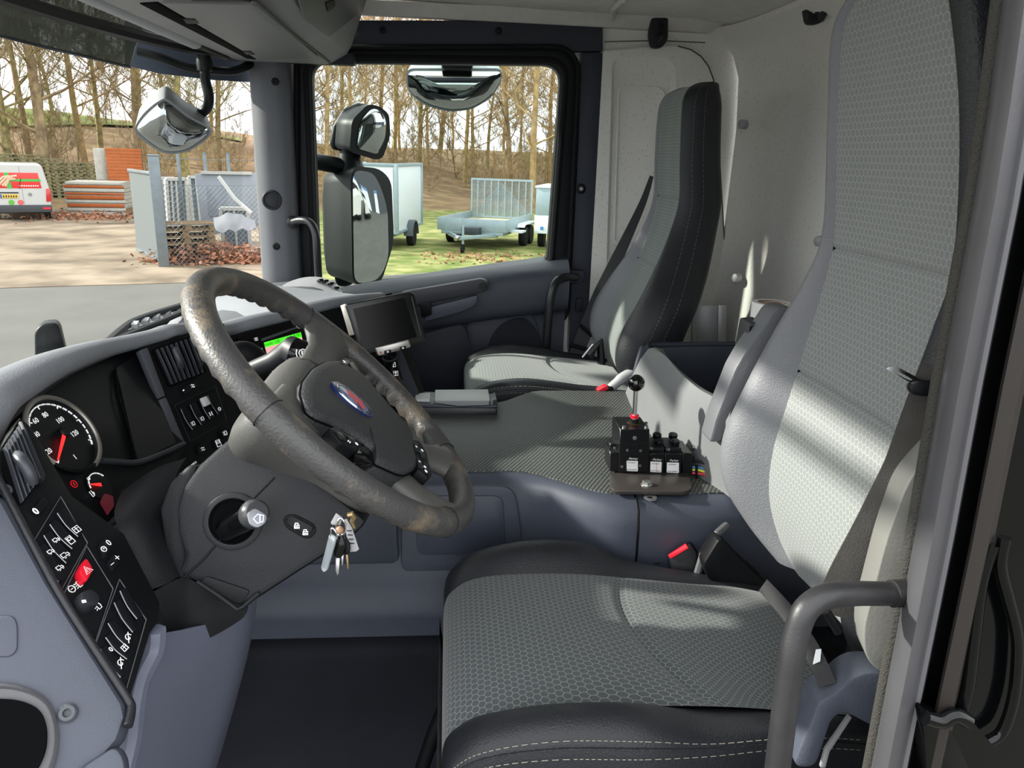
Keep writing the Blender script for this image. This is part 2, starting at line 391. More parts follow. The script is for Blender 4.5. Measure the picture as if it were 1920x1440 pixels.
# ------------------------------------------------------------------ passenger door
dr = thing('door_1', (-.05, 2.56, -1.1), kind='structure')
fo = rnd(PD.poly([(556, 90), (1086, 88), (1060, 600), (560, 640)]), [.03, .09, .03, .03], 6)
fi = rnd(PD.poly([(584, 117), (1053, 122), (1026, 486), (600, 560)]), [.05, .06, .02, .02], 6)
obj('window_frame', MB().ring(fo, fi, (0, .05, 0)), mat('frame_black', '17191d', .5, bump=.1, spec=.25), dr, bevel=.004)
c = sum(fi, V())/len(fi); fi2 = [c+(p-c)*1.035+V((0, -.012, 0)) for p in fi]
obj('window_seal', MB().tube(fi2, .011, 8, closed=True), RUBBER, dr)
fo2 = [c+(p-c)*1.0+V((0, -.010, 0)) for p in fo]
obj('door_seal', MB().tube(fo2, .008, 8, closed=True), RUBBER, dr)
obj('window_pane', MB().prism([p+V((0, .045, 0)) for p in fo], (0, .004, 0)), glass('side_glass', (.86, .90, .88), 0), dr)
# inner door body: belt line slopes down to the front
prof = [(2.60, .004), (2.565, .0), (2.53, -.006), (2.49, -.028), (2.475, -.06), (2.473, -.10), (2.48, -.145), (2.50, -.168), (2.535, -.175), (2.54, -.25), (2.54, -.5), (2.535, -.78)]
rows = []
for y, dz in prof:
    row = []
    for k in range(13):
        t = k/12; x = -.52+.915*t; zs = -.474+.158*t+.008*math.sin(PI*t)
        row.append(V((x, y, zs+dz*(1 if dz < -.2 else 1.0))))
    rows.append(row)
obj('door_body', MB().sheet(grid2(rows, 1, 3), .02, flip=True), mat('door_upper', '3c404a', .5, bump=.25, bscale=900), dr, sharp=50)
PB = Pl(900, 560, 2.452, (0, -1, 0))
obj('armrest_bar', MB().prism(rnd(PB.poly([(752, 548), (905, 522), (917, 530), (914, 546), (780, 574), (752, 577)]), .012), (0, .03, 0)), mat('bar_dark', '34363c', .5, bump=.2), dr, bevel=.006)
obj('bar_cap', MB().lathe([(.013, 0), (.012, .003), (0, .003)], PB.hit(905, 537), (0, -1, 0), 20), DARK, dr)
obj('pull_tray', MB().prism(rnd(PB.poly([(800, 578), (884, 556), (897, 553), (893, 572), (868, 584), (796, 604)]), .015), (0, .03, 0)), mat('tray_grey', '4a4f5b', .5, bump=.2), dr, bevel=.006)
obj('pull_pocket', MB().prism(rnd(Pl(0, 0, 0, (0, -1, 0), V((0, 2.446, 0))).poly([(786, 570), (808, 565), (810, 590), (790, 597)]), .006), (0, .02, 0)), BLACK, dr, bevel=.003)
PP = Pl(900, 640, 2.533, (0, -1, 0))
obj('speaker_surround', MB().prism(rnd(PP.poly([(872, 604), (975, 570), (1008, 600), (1022, 720), (898, 720)]), [.03, .06, .05, .01, .01], 6), (0, .012, 0)), mat('spk_surround', '353a47', .55, bump=.25), dr, bevel=.005)
obj('speaker_grille', MB().prism(rnd(Pl(0, 0, 0, (0, -1, 0), V((0, 2.527, 0))).poly([(915, 640), (940, 605), (985, 592), (1012, 625), (1016, 720), (912, 720)]), .05, 6), (0, .01, 0)), mat('grille_cloth', '2a2d36', .8, bump=1, bscale=1400), dr, bevel=.003)
obj('door_pocket', MB().prism(rnd(PP.poly([(745, 640), (868, 604), (900, 690), (905, 780), (740, 790)]), .03, 5), (0, .012, 0)), mat('pocket_blue', '2c303d', .55, bump=.25), dr, bevel=.005)
# windscreen: curved pane in its rubber
wx = [(2.56, -.60), (2.45, -.68), (2.2, -.775), (1.9, -.83), (1.55, -.85), (1.2, -.83), (.9, -.775), (.65, -.68), (.54, -.60)]
def wsx(z): return -.09*(.30-z)/.8
wz = [.30, .1, -.1, -.3, -.52]
grid = grid2([[V((x+wsx(z), y, z)) for y, x in wx] for z in wz], 4, 2)
win = struct('window_1', MB().sheet(grid, .005), glass('windscreen_glass', (.93, .945, .94), 0))
obj('frit_border', MB().tube(cat([V((x+wsx(.27)+.012, y, .262)) for y, x in wx], 4), .016, 8), BLACK, win)
obj('pane_seal', MB().tube(cat([V((x+wsx(-.5)+.012, y, -.50)) for y, x in wx], 4), .015, 8), RUBBER, win)
# ------------------------------------------------------------------ overhead console above the windscreen
oc = thing('overhead_console', (-.48, 1.6, .24), 'grey overhead storage console running above the windscreen', 'console')
OCM = mat('console_plastic', '8b8b8b', .55, bump=.3, bscale=700, var=.04)
OCD = mat('console_lid', '7a7b7a', .5, bump=.25, bscale=800)
sec = [(-.63, .30), (-.63, .250), (-.60, .243), (-.36, .243), (-.345, .247), (-.30, .272), (-.285, .295), (-.235, .43), (-.25, .437), (-.63, .437)]
obj('shell', MB().loft([[V((x, y, z)) for x, z in sec] for y in (.56, 1.0, 1.5, 2.0, 2.44, 2.47)]), OCM, oc, sharp=25)
PO = Pl(0, 0, 0, (0, 0, -1), V((0, 0, .2425)))
panel('slot', PO, [(262, 8), (296, 6), (480, 112), (462, 110)], .004, MATTE, oc, off=.002)
panel('hatch', PO, [(300, 6), (480, 10), (598, 110), (484, 112)], .008, OCD, oc, off=.005, r=.02)
panel('latch', PO, [(342, 36), (366, 37), (373, 45), (350, 45)], .003, BLACK, oc, off=.007)
panel('latch', PO, [(455, 97), (470, 97), (478, 103), (462, 103)], .003, BLACK, oc, off=.007)
panel('grille', PO, [(350, -6), (440, -6), (466, 4), (360, 3)], .003, mat('mesh_dark', '3a3a3c', .7, bump=1, bscale=1500), oc, off=.007)
bl = obj('blind_tube', MB().tube([V((-.645, .62, .262)), V((-.645, 2.18, .258))], .020, 14), LGREY, oc)
obj('tube_end', MB().tube([V((-.645, 2.18, .258)), V((-.635, 2.42, .252))], [.017, .013], 12), BLACK, bl)
PF = plane3(V((-.30, 1.5, .272)), V((-.30, 2.3, .272)), V((-.285, 1.5, .295)))
PFa = plane3(V((-.285, 1.5, .297)), V((-.285, 2.3, .297)), V((-.235, 1.5, .432)))
panel('locker_flap', PFa, [(540, -70), (664, -60), (672, 26), (618, 70), (574, 38)], .006, mat('flap_grey', '5d6062', .5, bump=.2), oc, off=.006, r=.02)
obj('seam', MB().tube([V((-.345, .7, .245)), V((-.345, 2.44, .245))], .003, 6), BLACK, oc)
panel('flap_handle', PFa, [(612, 6), (628, 0), (630, 12), (616, 22)], .004, BLACK, oc, off=.010)
# seam dark strip where console meets door header
struct('trim_5', MB().box((-.45, 2.50, .26), (.34, .05, .03)), DARK, bevel=.005)
# ------------------------------------------------------------------ coat hooks
def hook(px, py, Y, s, label):
    t = thing('coat_hook', at(px, py, Y), label, 'hook', 'coat hooks on the felt wall')
    c0 = at(px, py, Y); PK = Pl(0, 0, 0, (-.1, -1, 0), c0)
    p = rnd([c0+V((a*s, 0, b*s)) for a, b in ((-.027, .04), (.025, .045), (.03, -.02), (.012, -.045), (-.018, -.045), (-.03, -.01))], .01*s)
    b_ = obj('hook_body', MB().prism(p, (0, .03, 0)), DARK, t, bevel=.004)
    obj('hook_prong', MB().tube([c0+V((0, .0, -.01*s)), c0+V((0, -.03*s, -.035*s)), c0+V((0.005*s, -.04*s, -.015*s))], [.011*s, .010*s, .009*s], 10), DARK, t)
    obj('hook_hole', MB().lathe([(.008*s, 0), (.008*s, .002), (0, .0022)], c0+V((.006*s, -.0015, .012*s)), (0, -1, 0), 14), BLACK, b_)
hook(1236, 60, 2.53, 1.0, 'dark coat hook above the dished side panel behind the passenger window')
hook(1534, 8, 2.05, 1.0, 'dark coat hook at the top of the picture beside the driver seat headrest')
# brushed aluminium channel standing by the rear wall
al = thing('aluminium_channel', at(1330, 640, 2.30), 'brushed aluminium channel standing between the passenger seat and the rear wall', 'channel')
PAL = Pl(1330, 600, 2.30, (-.25, -1, 0))
ALU = mat('brushed_alu', 'b5b6b4', .4, metal=.35, bump=.1, bscale=60)
panel('web_plate', PAL, [(1304, 574), (1350, 572), (1348, 700), (1300, 700)], .004, ALU, al)
panel('flange', PAL, [(1298, 573), (1306, 573), (1302, 700), (1294, 700)], .02, ALU, al, off=.012, bevel=.003)
panel('flange', PAL, [(1346, 571), (1362, 573), (1360, 700), (1344, 700)], .02, ALU, al, off=.012, bevel=.003)
# ================================================================== ENGINE TUNNEL
def ye(x):
    t = max(0, min(1, (x-.13)/.19)); t = t*t*(3-2*t); return 1.397-.11*t
def yf(x):
    t = max(0, min(1, (x-.11)/.14)); t = t*t*(3-2*t); return 1.86+.11*t
tun = thing('engine_tunnel', (.1, 1.6, -1.2), 'blue-grey engine tunnel cover between the two seats', 'engine cover')
xs = [-.72, -.4, -.15, .0]+[.06+.025*k for k in range(13)]+[.45, .6, .85, .98]
rings = []
for x in xs:
    e = ye(x); f = yf(x); lo = 1.30
    rings.append([V((x, f-.02, -1.2)), V((x, f+.0, -.65)), V((x, f+.0, -.612)), V((x, f-.012, -.601)), V((x, 1.65, -.603)), V((x, e+.012, -.601)), V((x, e-.008, -.604)), V((x, e-.024, -.618)), V((x, e-.032, -.645)), V((x, e-.036, -.70)),
                  V((x, e-.036+(lo-e+.03)*.15, -.765)), V((x, e-.036+(lo-e+.03)*.45, -.80)), V((x, lo-.002, -.835)), V((x, lo, -.86)), V((x, lo, -.908)), V((x, lo+.02, -.910)), V((x, lo+.02, -1.2))])
obj('tunnel_body', MB().loft(rings), TUNB, tun, sharp=55)
# black carpeted lower flank
rows = [[V((x, y, z)) for x in (-.75, -.4, 0, .4, .8)] for y, z in ((1.312, -.905), (1.285, -.912), (1.28, -.94), (1.275, -1.05), (1.25, -1.15), (1.18, -1.198))]
obj('tunnel_carpet', MB().sheet(grid2(rows, 3, 3), .01), mat('carpet_black', '1a1c22', .8, spec=.2, bump=.5, bscale=300, var=.1), tun)
# rubber mat: fine raised dots
def matdots():
    m = mat('dot_mat', '3f4241', .55); n = m.node_tree; b = n.nodes['Principled BSDF']
    co = n.nodes.new('ShaderNodeTexCoord'); mp = n.nodes.new('ShaderNodeMapping'); mp.inputs['Rotation'].default_value = (0, 0, .5); mp.inputs['Scale'].default_value = (1/.0075,)*3
    n.links.new(co.outputs['Object'], mp.inputs[0]); sp = n.nodes.new('ShaderNodeSeparateXYZ'); n.links.new(mp.outputs[0], sp.inputs[0])
    def ax(o): return mnode(n, 'POWER', mnode(n, 'SUBTRACT', mnode(n, 'FLOORED_MODULO', o, 1.0), .5), 2.0)
    d = mnode(n, 'SQRT', mnode(n, 'ADD', ax(sp.outputs[0]), ax(sp.outputs[1])))
    r = n.nodes.new('ShaderNodeMapRange'); r.inputs[1].default_value = .22; r.inputs[2].default_value = .42; r.inputs[3].default_value = 1; r.inputs[4].default_value = 0; n.links.new(d, r.inputs[0])
    mx = n.nodes.new('ShaderNodeMix'); mx.data_type = 'RGBA'; mx.inputs['A'].default_value = lin('343736'); mx.inputs['B'].default_value = lin('606461'); n.links.new(r.outputs[0], mx.inputs['Factor']); n.links.new(mx.outputs['Result'], b.inputs['Base Color'])
    bp = n.nodes.new('ShaderNodeBump'); bp.inputs['Distance'].default_value = .0015; bp.inputs['Strength'].default_value = .8; n.links.new(r.outputs[0], bp.inputs['Height']); n.links.new(bp.outputs[0], b.inputs['Normal'])
    return m
near = [V((x, ye(x)+.012, -.598)) for x in [-.5, -.2, 0]+[.05+.025*k for k in range(14)]+[.5, .7]]
far = [V((p.x, yf(p.x)-.018, -.598)) for p in near]
obj('rubber_mat', MB().prism(near+far[::-1], (0, 0, -.006)), matdots(), tun, bevel=.001)
obj('seam', MB().tube([V((.349, ye(.349)+.006, -.599)), V((.349, ye(.349)-.010, -.603)), V((.350, ye(.35)-.026, -.618)), V((.350, ye(.35)-.034, -.65)), V((.350, ye(.35)-.037, -.70)), V((.352, 1.275, -.80)), V((.352, 1.298, -.86))], .0024, 6), BLACK, tun)
obj('seam', MB().tube([V((.352, 1.93, -.599)), V((.352, 1.975, -.605)), V((.352, 1.992, -.65))], .002, 6), BLACK, tun)
# storage lid in the flank
PLD = Pl(860, 980, 1.352, (0, -1, .06))
panel('lid_frame', PLD, [(752, 912), (965, 912), (978, 1000), (978, 1072), (752, 1080)], .01, TUNB, tun, r=.03, off=.004, bevel=.004)
panel('lid', PLD, [(778, 930), (944, 930), (948, 1038), (782, 1042)], .006, mat('lid_blue', '393e4b', .5, bump=.25), tun, r=.02, off=.008, bevel=.003)
panel('flank_panel', PLD, [(440, 930), (740, 906), (748, 1048), (740, 1058), (440, 1064)], .012, mat('flank_blue', '363b47', .5, bump=.25), tun, r=.012, off=.010, bevel=.006)
PT2 = Pl(1235, 1040, 1.262, (0, -1, .1))
panel('bracket', PT2, [(1219, 1018), (1243, 1018), (1247, 1052), (1222, 1054)], .006, TRIMB, tun, off=.003, bevel=.001)
screw(PT2, 1231, 1048, .009, tun, STEEL, h=.008)
# ================================================================== SEATS
def lerp_tab(tab, z):
    tab = sorted(tab)
    if z <= tab[0][0]: return tab[0][1:]
    for a, b in zip(tab, tab[1:]):
        if a[0] <= z <= b[0]:
            t = (z-a[0])/(b[0]-a[0]); t2 = t
            return [p+(q-p)*t2 for p, q in zip(a[1:], b[1:])]
    return tab[-1][1:]
def smooth_tab(tab, n=8):
    c = list(zip(*sorted(tab))); out = []
    rows = [V(r[:3]) for r in sorted(tab)]; rows2 = [V((*r[3:],)+(0,)*(3-len(r[3:]))) for r in sorted(tab)]
    A, B = cat(rows, n), cat(rows2, n)
    return [(a.x, a.y, a.z, b.x, b.y) for a, b in zip(A, B)]
def backrest(parent, yc, tab, seams, cloth, side, sideF, topz, stitched=True, tk=.115):
    """tab rows: z, front x, half width, cloth half width, bolster bulge"""
    T = smooth_tab(tab, 8)
    for z in seams:                                       # rows for the sewn grooves
        T0 = list(T)
        for d, ins in ((-.010, 0), (-.003, .0015), (0, .006), (.003, .0015), (.010, 0)):
            q = lerp_tab([r[:5] for r in T0], z+d); T = [r for r in T if abs(r[0]-(z+d)) > .0015]+[(z+d, q[0], q[1], q[2], q[3], ins)]
    T.sort(); ztop, zbot = T[-1][0], T[0][0]
    NF = 13; front, bolN, bolF, back = [], [], [], []
    for z, xf, hw, wf, b, *ins in T:
        ins = ins[0] if ins else 0; d = hw-wf; th = tk+.02*min(1, max(0, (ztop-z)/.5))
        e = min(1, (ztop-z)/.07); e = math.sqrt(max(0, 1-(1-e)**2)) if e < 1 else 1     # round over the top
        e2 = min(1, (z-zbot)/.05); e2 = .55+.45*math.sqrt(max(0, 1-(1-e2)**2)) if e2 < 1 else 1
        th *= (.35+.65*e)*e2; xf2 = xf+(1-e)*.03
        fr = [V((xf2+ins+.010*(1-(s*s))-.004*(1-abs(s))**2, yc+s*wf, z)) for s in [-1+2*k/(NF-1) for k in range(NF)]]
        fr[0].x += .004; fr[-1].x += .004
        front.append(fr)
        def bol(s):
            c = [V((xf2+.005, yc+s*wf, z)), V((xf2-b*.75-.004, yc+s*(wf+d*.28), z)), V((xf2-b-.004, yc+s*(wf+d*.55), z)), V((xf2-b*.75, yc+s*(wf+d*.85), z)), V((xf2+.012-b*.2, yc+s*(hw+.006), z)), V((xf2+th*.45, yc+s*(hw+.010), z)), V((xf2+th*.85, yc+s*(hw-.008), z)), V((xf2+th, yc+s*(hw-.035), z))]
            return cat(c, 3)
        bn, bf = bol(-1), bol(1)
        bolN.append(bn); bolF.append(bf); back.append([bn[-1], V((xf2+th+.006, yc-hw*.4, z)), V((xf2+th+.008, yc, z)), V((xf2+th+.006, yc+hw*.4, z)), bf[-1]])
    cuts = [zbot-1]+list(seams)+[ztop+1]
    for a, b in zip(cuts, cuts[1:]):
        rr = [r for r in front if a-1e-6 <= r[0].z <= b+1e-6]
        nm = 'lower_cushion' if a == cuts[0] else ('head_cushion' if b == cuts[-1] else 'middle_cushion')
        mb = MB(); mb.loft(rr, closed=False); obj(nm, mb, cloth, parent, sharp=60)
    obj('bolster', MB().loft(bolN, closed=False), side, parent, sharp=60); obj('bolster', MB().loft(bolF, closed=False), sideF, parent, sharp=60)
    mb = MB().loft(back, closed=False)
    t = front[-1]+bolF[-1]+back[-1][::-1][1:-1]+bolN[-1][::-1]
    mb.add(t, [tuple(range(len(t)))]); t = front[0]+bolF[0]+back[0][::-1][1:-1]+bolN[0][::-1]; mb.add(t, [tuple(range(len(t)))])
    obj('back_shell', mb, side, parent, sharp=60)
    # stitching along the near bolster
    for i0, dx in (((13, 0), (15, 0)) if stitched else ()):
        p = [r[i0]+V((0, -.0012, 0)) for r in bolN[2:-4]]
        mb = MB()
        for a, b in zip(p, p[1:]):
            n_ = max(1, int((b-a).length/.007))
            for k in range(n_): mb.tube([a+(b-a)*(k/n_), a+(b-a)*((k+.62)/n_)], .00045, 3)
        obj('stitching', mb, STITCH, parent)
    return front, bolN
def cushion(parent, yc, tab, splitx, cloth, side, zb, stitch=True):
    """tab rows: x, top z, half width, cloth half width, bolster rise"""
    T = smooth_tab(tab, 7)
    NF = 15; front, N_, F_, und = [], [], [], []
    for x, z, hw, wf, b in T:
        d = hw-wf
        fr = [V((x, yc+s*wf, z+.006*(1-s*s))) for s in [-1+2*k/(NF-1) for k in range(NF)]]; fr[0].z -= .003; fr[-1].z -= .003
        front.append(fr)
        def bol(s):
            zb_ = min(zb, z-.03)
            c = [V((x, yc+s*(wf-.012), z-.010)), V((x, yc+s*(wf+d*.25), z+b*.7)), V((x, yc+s*(wf+d*.6), z+b)), V((x, yc+s*(wf+d*.9), z+b*.75-.004)), V((x, yc+s*(hw+.003), z+b*.35-.02)), V((x, yc+s*(hw+.006), (z+zb_)/2)), V((x, yc+s*(hw-.004), zb_+.012)), V((x, yc+s*(hw-.03), zb_))]
            return cat(c, 3)
        bn, bf = bol(-1), bol(1); N_.append(bn); F_.append(bf); und.append([bn[-1], bf[-1]])
    k0 = min(range(len(T)), key=lambda i: abs(T[i][0]-splitx))
    # curved seam between the front and rear cloth
    for j, r in enumerate(front):
        for i, p in enumerate(r):
            s = -1+2*i/(NF-1); bow = .045*s*s+(-.03*s)
            w = math.exp(-((T[j][0]-splitx)/.10)**2); p.x += (bow-.02)*w
    for i, p in enumerate(front[k0]): p.z -= .007*(0 < i < NF-1)
    mb = MB(); mb.loft(front[:k0+1], closed=False); obj('front_cloth', mb, cloth, parent, sharp=60)
    mb = MB(); mb.loft(front[k0:], closed=False); obj('rear_cloth', mb, cloth, parent, sharp=60)
    obj('bolster', MB().loft(N_, closed=False), side, parent, sharp=60); obj('bolster', MB().loft(F_, closed=False), side, parent, sharp=60)
    mb = MB().loft(und, closed=False)
    for e in (0, -1):
        t = front[e]+F_[e]+N_[e][::-1]; mb.add(t, [tuple(range(len(t)))])
    obj('underside', mb, side, parent, sharp=60)
    for i0 in (10, 12):
        p = [r[i0]+V((0, -.0008, .0008)) for r in N_[3:-2]]; mb = MB()
        for a, b in zip(p, p[1:]):
            n_ = max(1, int((b-a).length/.007))
            for k in range(n_): mb.tube([a+(b-a)*(k/n_), a+(b-a)*((k+.62)/n_)], .0006, 3)
        obj('stitching', mb, STITCH, parent)
    obj('piping', MB().tube([r[11]+V((0, -.0005, .0005)) for r in N_[2:-1]], .0016, 6), side, parent)
# ---- driver seat
ds = thing('truck_seat', (.3, 1.0, -1.2), 'large driver seat in grey hexagon cloth with far leather bolster coloured as sunlit, in the foreground', 'seat')
DT = [(.240, .540, .085, .062, .0), (.222, .534, .118, .09, .0), (.17, .540, .150, .122, 0), (.05, .562, .168, .144, 0), (-.10, .584, .176, .150, .004), (-.18, .580, .192, .152, .016), (-.26, .568, .222, .155, .030), (-.36, .553, .255, .158, .044), (-.46, .538, .272, .160, .055), (-.54, .540, .266, .156, .050), (-.61, .560, .235, .142, .028), (-.66, .585, .19, .12, .01)]
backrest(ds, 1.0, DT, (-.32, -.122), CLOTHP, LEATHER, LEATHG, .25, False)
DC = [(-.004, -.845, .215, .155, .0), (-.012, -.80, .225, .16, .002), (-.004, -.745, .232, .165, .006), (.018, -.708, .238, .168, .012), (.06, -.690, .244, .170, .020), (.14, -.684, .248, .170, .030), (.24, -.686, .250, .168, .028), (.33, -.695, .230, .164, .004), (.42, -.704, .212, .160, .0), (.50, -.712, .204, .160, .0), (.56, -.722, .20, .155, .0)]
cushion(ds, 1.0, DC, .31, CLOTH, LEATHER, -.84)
SB = mat('seat_base', '17181c', .6, bump=.2)
obj('pedestal', MB().prism(rnd([V((.04, .83, -1.2)), V((.52, .83, -1.2)), V((.50, .83, -.85)), V((.08, .83, -.85))], .03), (0, .34, 0)), SB, ds, bevel=.01)
obj('bellows', MB().loft([[V((.28+sx*(.21+.012*(k % 2)), 1.0+sy*(.20+.012*(k % 2)), -1.1+.033*k)) for sx, sy in ((-1, -1), (1, -1), (1, 1), (-1, 1))] for k in range(8)]), RUBBER, ds)
obj('front_strut', MB().tube([at(788, 1450, 1.05), at(815, 1370, 1.05), at(850, 1290, 1.05), at(880, 1260, 1.05)], .012, 10), BLACK, ds)
# grey side cover and lever at the near rear corner of the seat
PSC = Pl(1620, 1330, .70, (-.15, -1, .1))
SCM = mat('seat_side_plastic', '454a56', .5, bump=.25)
panel('side_cover', PSC, [(1486, 1440), (1526, 1340), (1535, 1315), (1568, 1300), (1592, 1275), (1620, 1262), (1660, 1262), (1690, 1290), (1700, 1350), (1650, 1370), (1582, 1335), (1560, 1350), (1530, 1440)], .05, SCM, ds, r=.012, bevel=.008)
panel('side_strap', PSC, [(1538, 1440), (1548, 1405), (1592, 1342), (1598, 1346), (1556, 1410), (1548, 1440)], .006, LGREY, ds, off=-.04, bevel=.001)
# arm rest folded upright beside the far bolster
ar = thing('folded_armrest', at(1400, 760, 1.34), 'grey plastic armrest folded upright between the driver seat and the storage bin', 'armrest')
PAR = Pl(1420, 690, 1.295, (0, -1, 0))
ARM_ = mat('armrest_grey', '64666a', .5, bump=.25)
panel('arm_body', PAR, [(1330, 830), (1342, 785), (1378, 693), (1400, 655), (1432, 612), (1450, 584), (1462, 576), (1486, 577), (1494, 588), (1474, 626), (1432, 690), (1378, 762), (1352, 830)], .055, ARM_, ar, r=.008, bevel=.006)
for k in range(4):
    panel('slot', Pl(0, 0, 0, (0, -1, 0), V((0, 1.33, 0))), [(1407+k*5.5, 612-k*1), (1410+k*5.5, 612-k*1), (1403+k*5, 655-k*3), (1400+k*5, 655-k*3)], .004, BLACK, ar, off=.002, bevel=0)
panel('slot_housing', Pl(0, 0, 0, (0, -1, 0), V((0, 1.33, 0))), [(1406, 606), (1432, 604), (1416, 660), (1402, 664), (1396, 658)], .05, mat('slot_grey', '3c3d40', .5), ar, r=.004, bevel=.003)
panel('arm_latch', Pl(0, 0, 0, (0, -1, 0), V((0, 1.40, 0))), [(1382, 658), (1394, 656), (1398, 668), (1384, 702), (1370, 720), (1362, 712), (1364, 692), (1372, 684)], .02, GBLACK, ar, r=.005, bevel=.003)
# ---- passenger seat
ps = thing('truck_seat', (.3, 2.2, -1.2), 'high-backed passenger seat with black leather side by the far window', 'seat')
PT = [(.198, .630, .11, .08, 0), (.175, .606, .145, .115, 0), (.12, .600, .158, .132, 0), (0, .604, .164, .146, 0), (-.10, .612, .168, .150, .003), (-.18, .600, .178, .150, .010), (-.27, .574, .205, .150, .022), (-.36, .538, .24, .152, .034), (-.44, .505, .255, .152, .042), (-.51, .488, .248, .148, .036), (-.56, .486, .225, .140, .018), (-.60, .50, .19, .12, .006)]
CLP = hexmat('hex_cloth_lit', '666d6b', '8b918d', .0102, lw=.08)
def sq(z): return .86+.16*max(0, min(1, (-.16-z)/.2))
PT = [(a*1.025, b*1.025, c*sq(a), d*sq(a), e) for a, b, c, d, e in PT]
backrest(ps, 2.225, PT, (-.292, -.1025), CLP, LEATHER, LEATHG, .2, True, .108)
PC_ = [(.052, -.72, .22, .16, 0), (.045, -.68, .228, .165, .002), (.052, -.635, .232, .168, .004), (.075, -.607, .236, .17, .008), (.12, -.592, .24, .17, .014), (.20, -.586, .243, .168, .018), (.30, -.592, .24, .165, .012), (.40, -.602, .235, .165, .006), (.50, -.612, .225, .165, .004)]
PC_ = [(a*1.025, b*1.02, c*.93, d*.97, e) for a, b, c, d, e in PC_]
cushion(ps, 2.2, PC_, .34, CLP, LEATHER, -.72)
obj('pedestal', MB().prism(rnd([V((.10, 2.03, -1.2)), V((.50, 2.03, -1.2)), V((.48, 2.03, -.74)), V((.12, 2.03, -.74))], .03), (0, .34, 0)), SB, ps, bevel=.01)
# ================================================================== SEAT BELTS
def ribbon(name, path, w, side, m, parent=None, th=.0015, **k):
    """flat webbing: centre line, half width vectors"""
    p = cat(path, 6); rows = []; w0 = w
    for i, q in enumerate(p):
        w = w0 if not isinstance(w0, tuple) else w0[0]+(w0[1]-w0[0])*min(1, i/(len(p)*.6))
        t = (p[min(i+1, len(p)-1)]-p[max(i-1, 0)]).normalized(); s = V(side); s = (s-t*s.dot(t)).normalized()
        rows.append([q-s*w/2, q-s*w/4, q, q+s*w/4, q+s*w/2])
    return obj(name, MB().sheet(rows, th), m, parent, **k)
pb = thing('seat_belt', at(1080, 660, 2.45), 'black seat belt hanging from behind the passenger backrest to the door pillar', 'seat belt')
ribbon('webbing', [at(1222, 330, 2.42), at(1206, 378, 2.43), at(1178, 440, 2.45), at(1150, 500, 2.46), at(1118, 570, 2.46), at(1088, 645, 2.44), at(1070, 690, 2.42)], (.012, .048), (.75, -.2, .3), WEB, pb)
obj('belt_stop', MB().tube([at(1088, 610, 2.42), at(1110, 630, 2.42)], .006, 8), BLACK, pb)
obj('buckle_tongue', MB().tube([at(1068, 646, 2.40), at(1102, 656, 2.40)], .007, 8), BLACK, pb)
obj('anchor', MB().tube([at(1092, 670, 2.36), at(1112, 645, 2.36)], .005, 8), STEEL, pb)
obj('anchor_cover', MB().tube([at(1105, 668, 2.30), at(1125, 640, 2.32), at(1128, 690, 2.30)], .014, 8), BLACK, pb)
bk = thing('belt_buckle', at(1140, 735, 1.98), 'red-tipped belt buckle on a grey stalk beside the passenger cushion', 'buckle')
obj('stalk', MB().tube(cat([at(1196, 700, 1.99), at(1180, 702, 1.985), at(1163, 712, 1.98), at(1145, 728, 1.975)], 4), [.016]*5+[.015]*4+[.013]*4, 12), LGREY, bk)
obj('buckle_body', MB().beam(at(1148, 727, 1.972), at(1118, 738, 1.968), .030, .016), BLACK, bk, bevel=.003)
obj('release_button', MB().beam(at(1138, 724, 1.963), at(1120, 733, 1.96), .024, .012), REDP, bk, bevel=.003)
db = thing('seat_belt', at(1600, 1090, .72), 'worn grey-black seat belt lying across the near side of the driver backrest', 'seat belt')
ribbon('webbing', [at(1775, 690, .66), at(1745, 760, .67), at(1700, 870, .69), at(1650, 970, .70), at(1590, 1080, .715), at(1555, 1150, .73)], .042, (.85, -.35, .25), WEBG, db)
ribbon('rear_webbing', [at(1760, 800, .70), at(1720, 900, .72), at(1670, 1000, .735), at(1600, 1130, .75)], .046, (.85, -.35, .25), WEB, db)
ribbon('lap_webbing', [at(1432, 1098, .93), at(1478, 1150, .83), at(1520, 1215, .76), at(1552, 1285, .72)], .020, (.5, .5, .6), WEB, db)
PTG = Pl(1710, 715, .66, (-.3, -1, .1))
tg = obj('tongue', MB().ring(rnd(PTG.poly([(1660, 690), (1678, 685), (1735, 716), (1722, 724), (1700, 714)]), .003), rnd(PTG.poly([(1672, 695), (1680, 694), (1712, 712), (1708, 714), (1698, 710)]), .002), PTG.n*-.003), CHROME, db)
panel('tongue_grip', PTG, [(1705, 722), (1722, 716), (1758, 716), (1758, 742), (1728, 744), (1706, 738)], .012, BLACK, db, r=.006, off=.004)
obj('belt_stop', MB().tube([at(1548, 1145, .70), at(1572, 1185, .70)], .005, 8), BLACK, db)
panel('care_label', Pl(1532, 1232, .74, (-.3, -1, .3)), [(1530, 1218), (1540, 1217), (1538, 1240), (1524, 1246)], .001, WHITE, db, bevel=0)
db2 = thing('belt_buckle', at(1280, 1060, 1.23), 'black belt buckle with a red button beside the driver cushion', 'buckle')
PBK = Pl(1280, 1045, 1.225, (-.35, -1, .35))
panel('buckle_body', PBK, [(1252, 1046), (1294, 1018), (1308, 1038), (1306, 1075), (1262, 1078)], .03, BLACK, db2, r=.005, bevel=.003)
panel('release_button', PBK, [(1252, 1042), (1286, 1020), (1292, 1028), (1258, 1048)], .012, REDP, db2, r=.002, off=.006, bevel=.001)
obj('strap', MB().tube([at(1306, 1080, 1.2), at(1318, 1040, 1.2), at(1345, 1000, 1.2), at(1362, 985, 1.22)], .007, 8), mat('strap_grey', '505153', .6), db2)
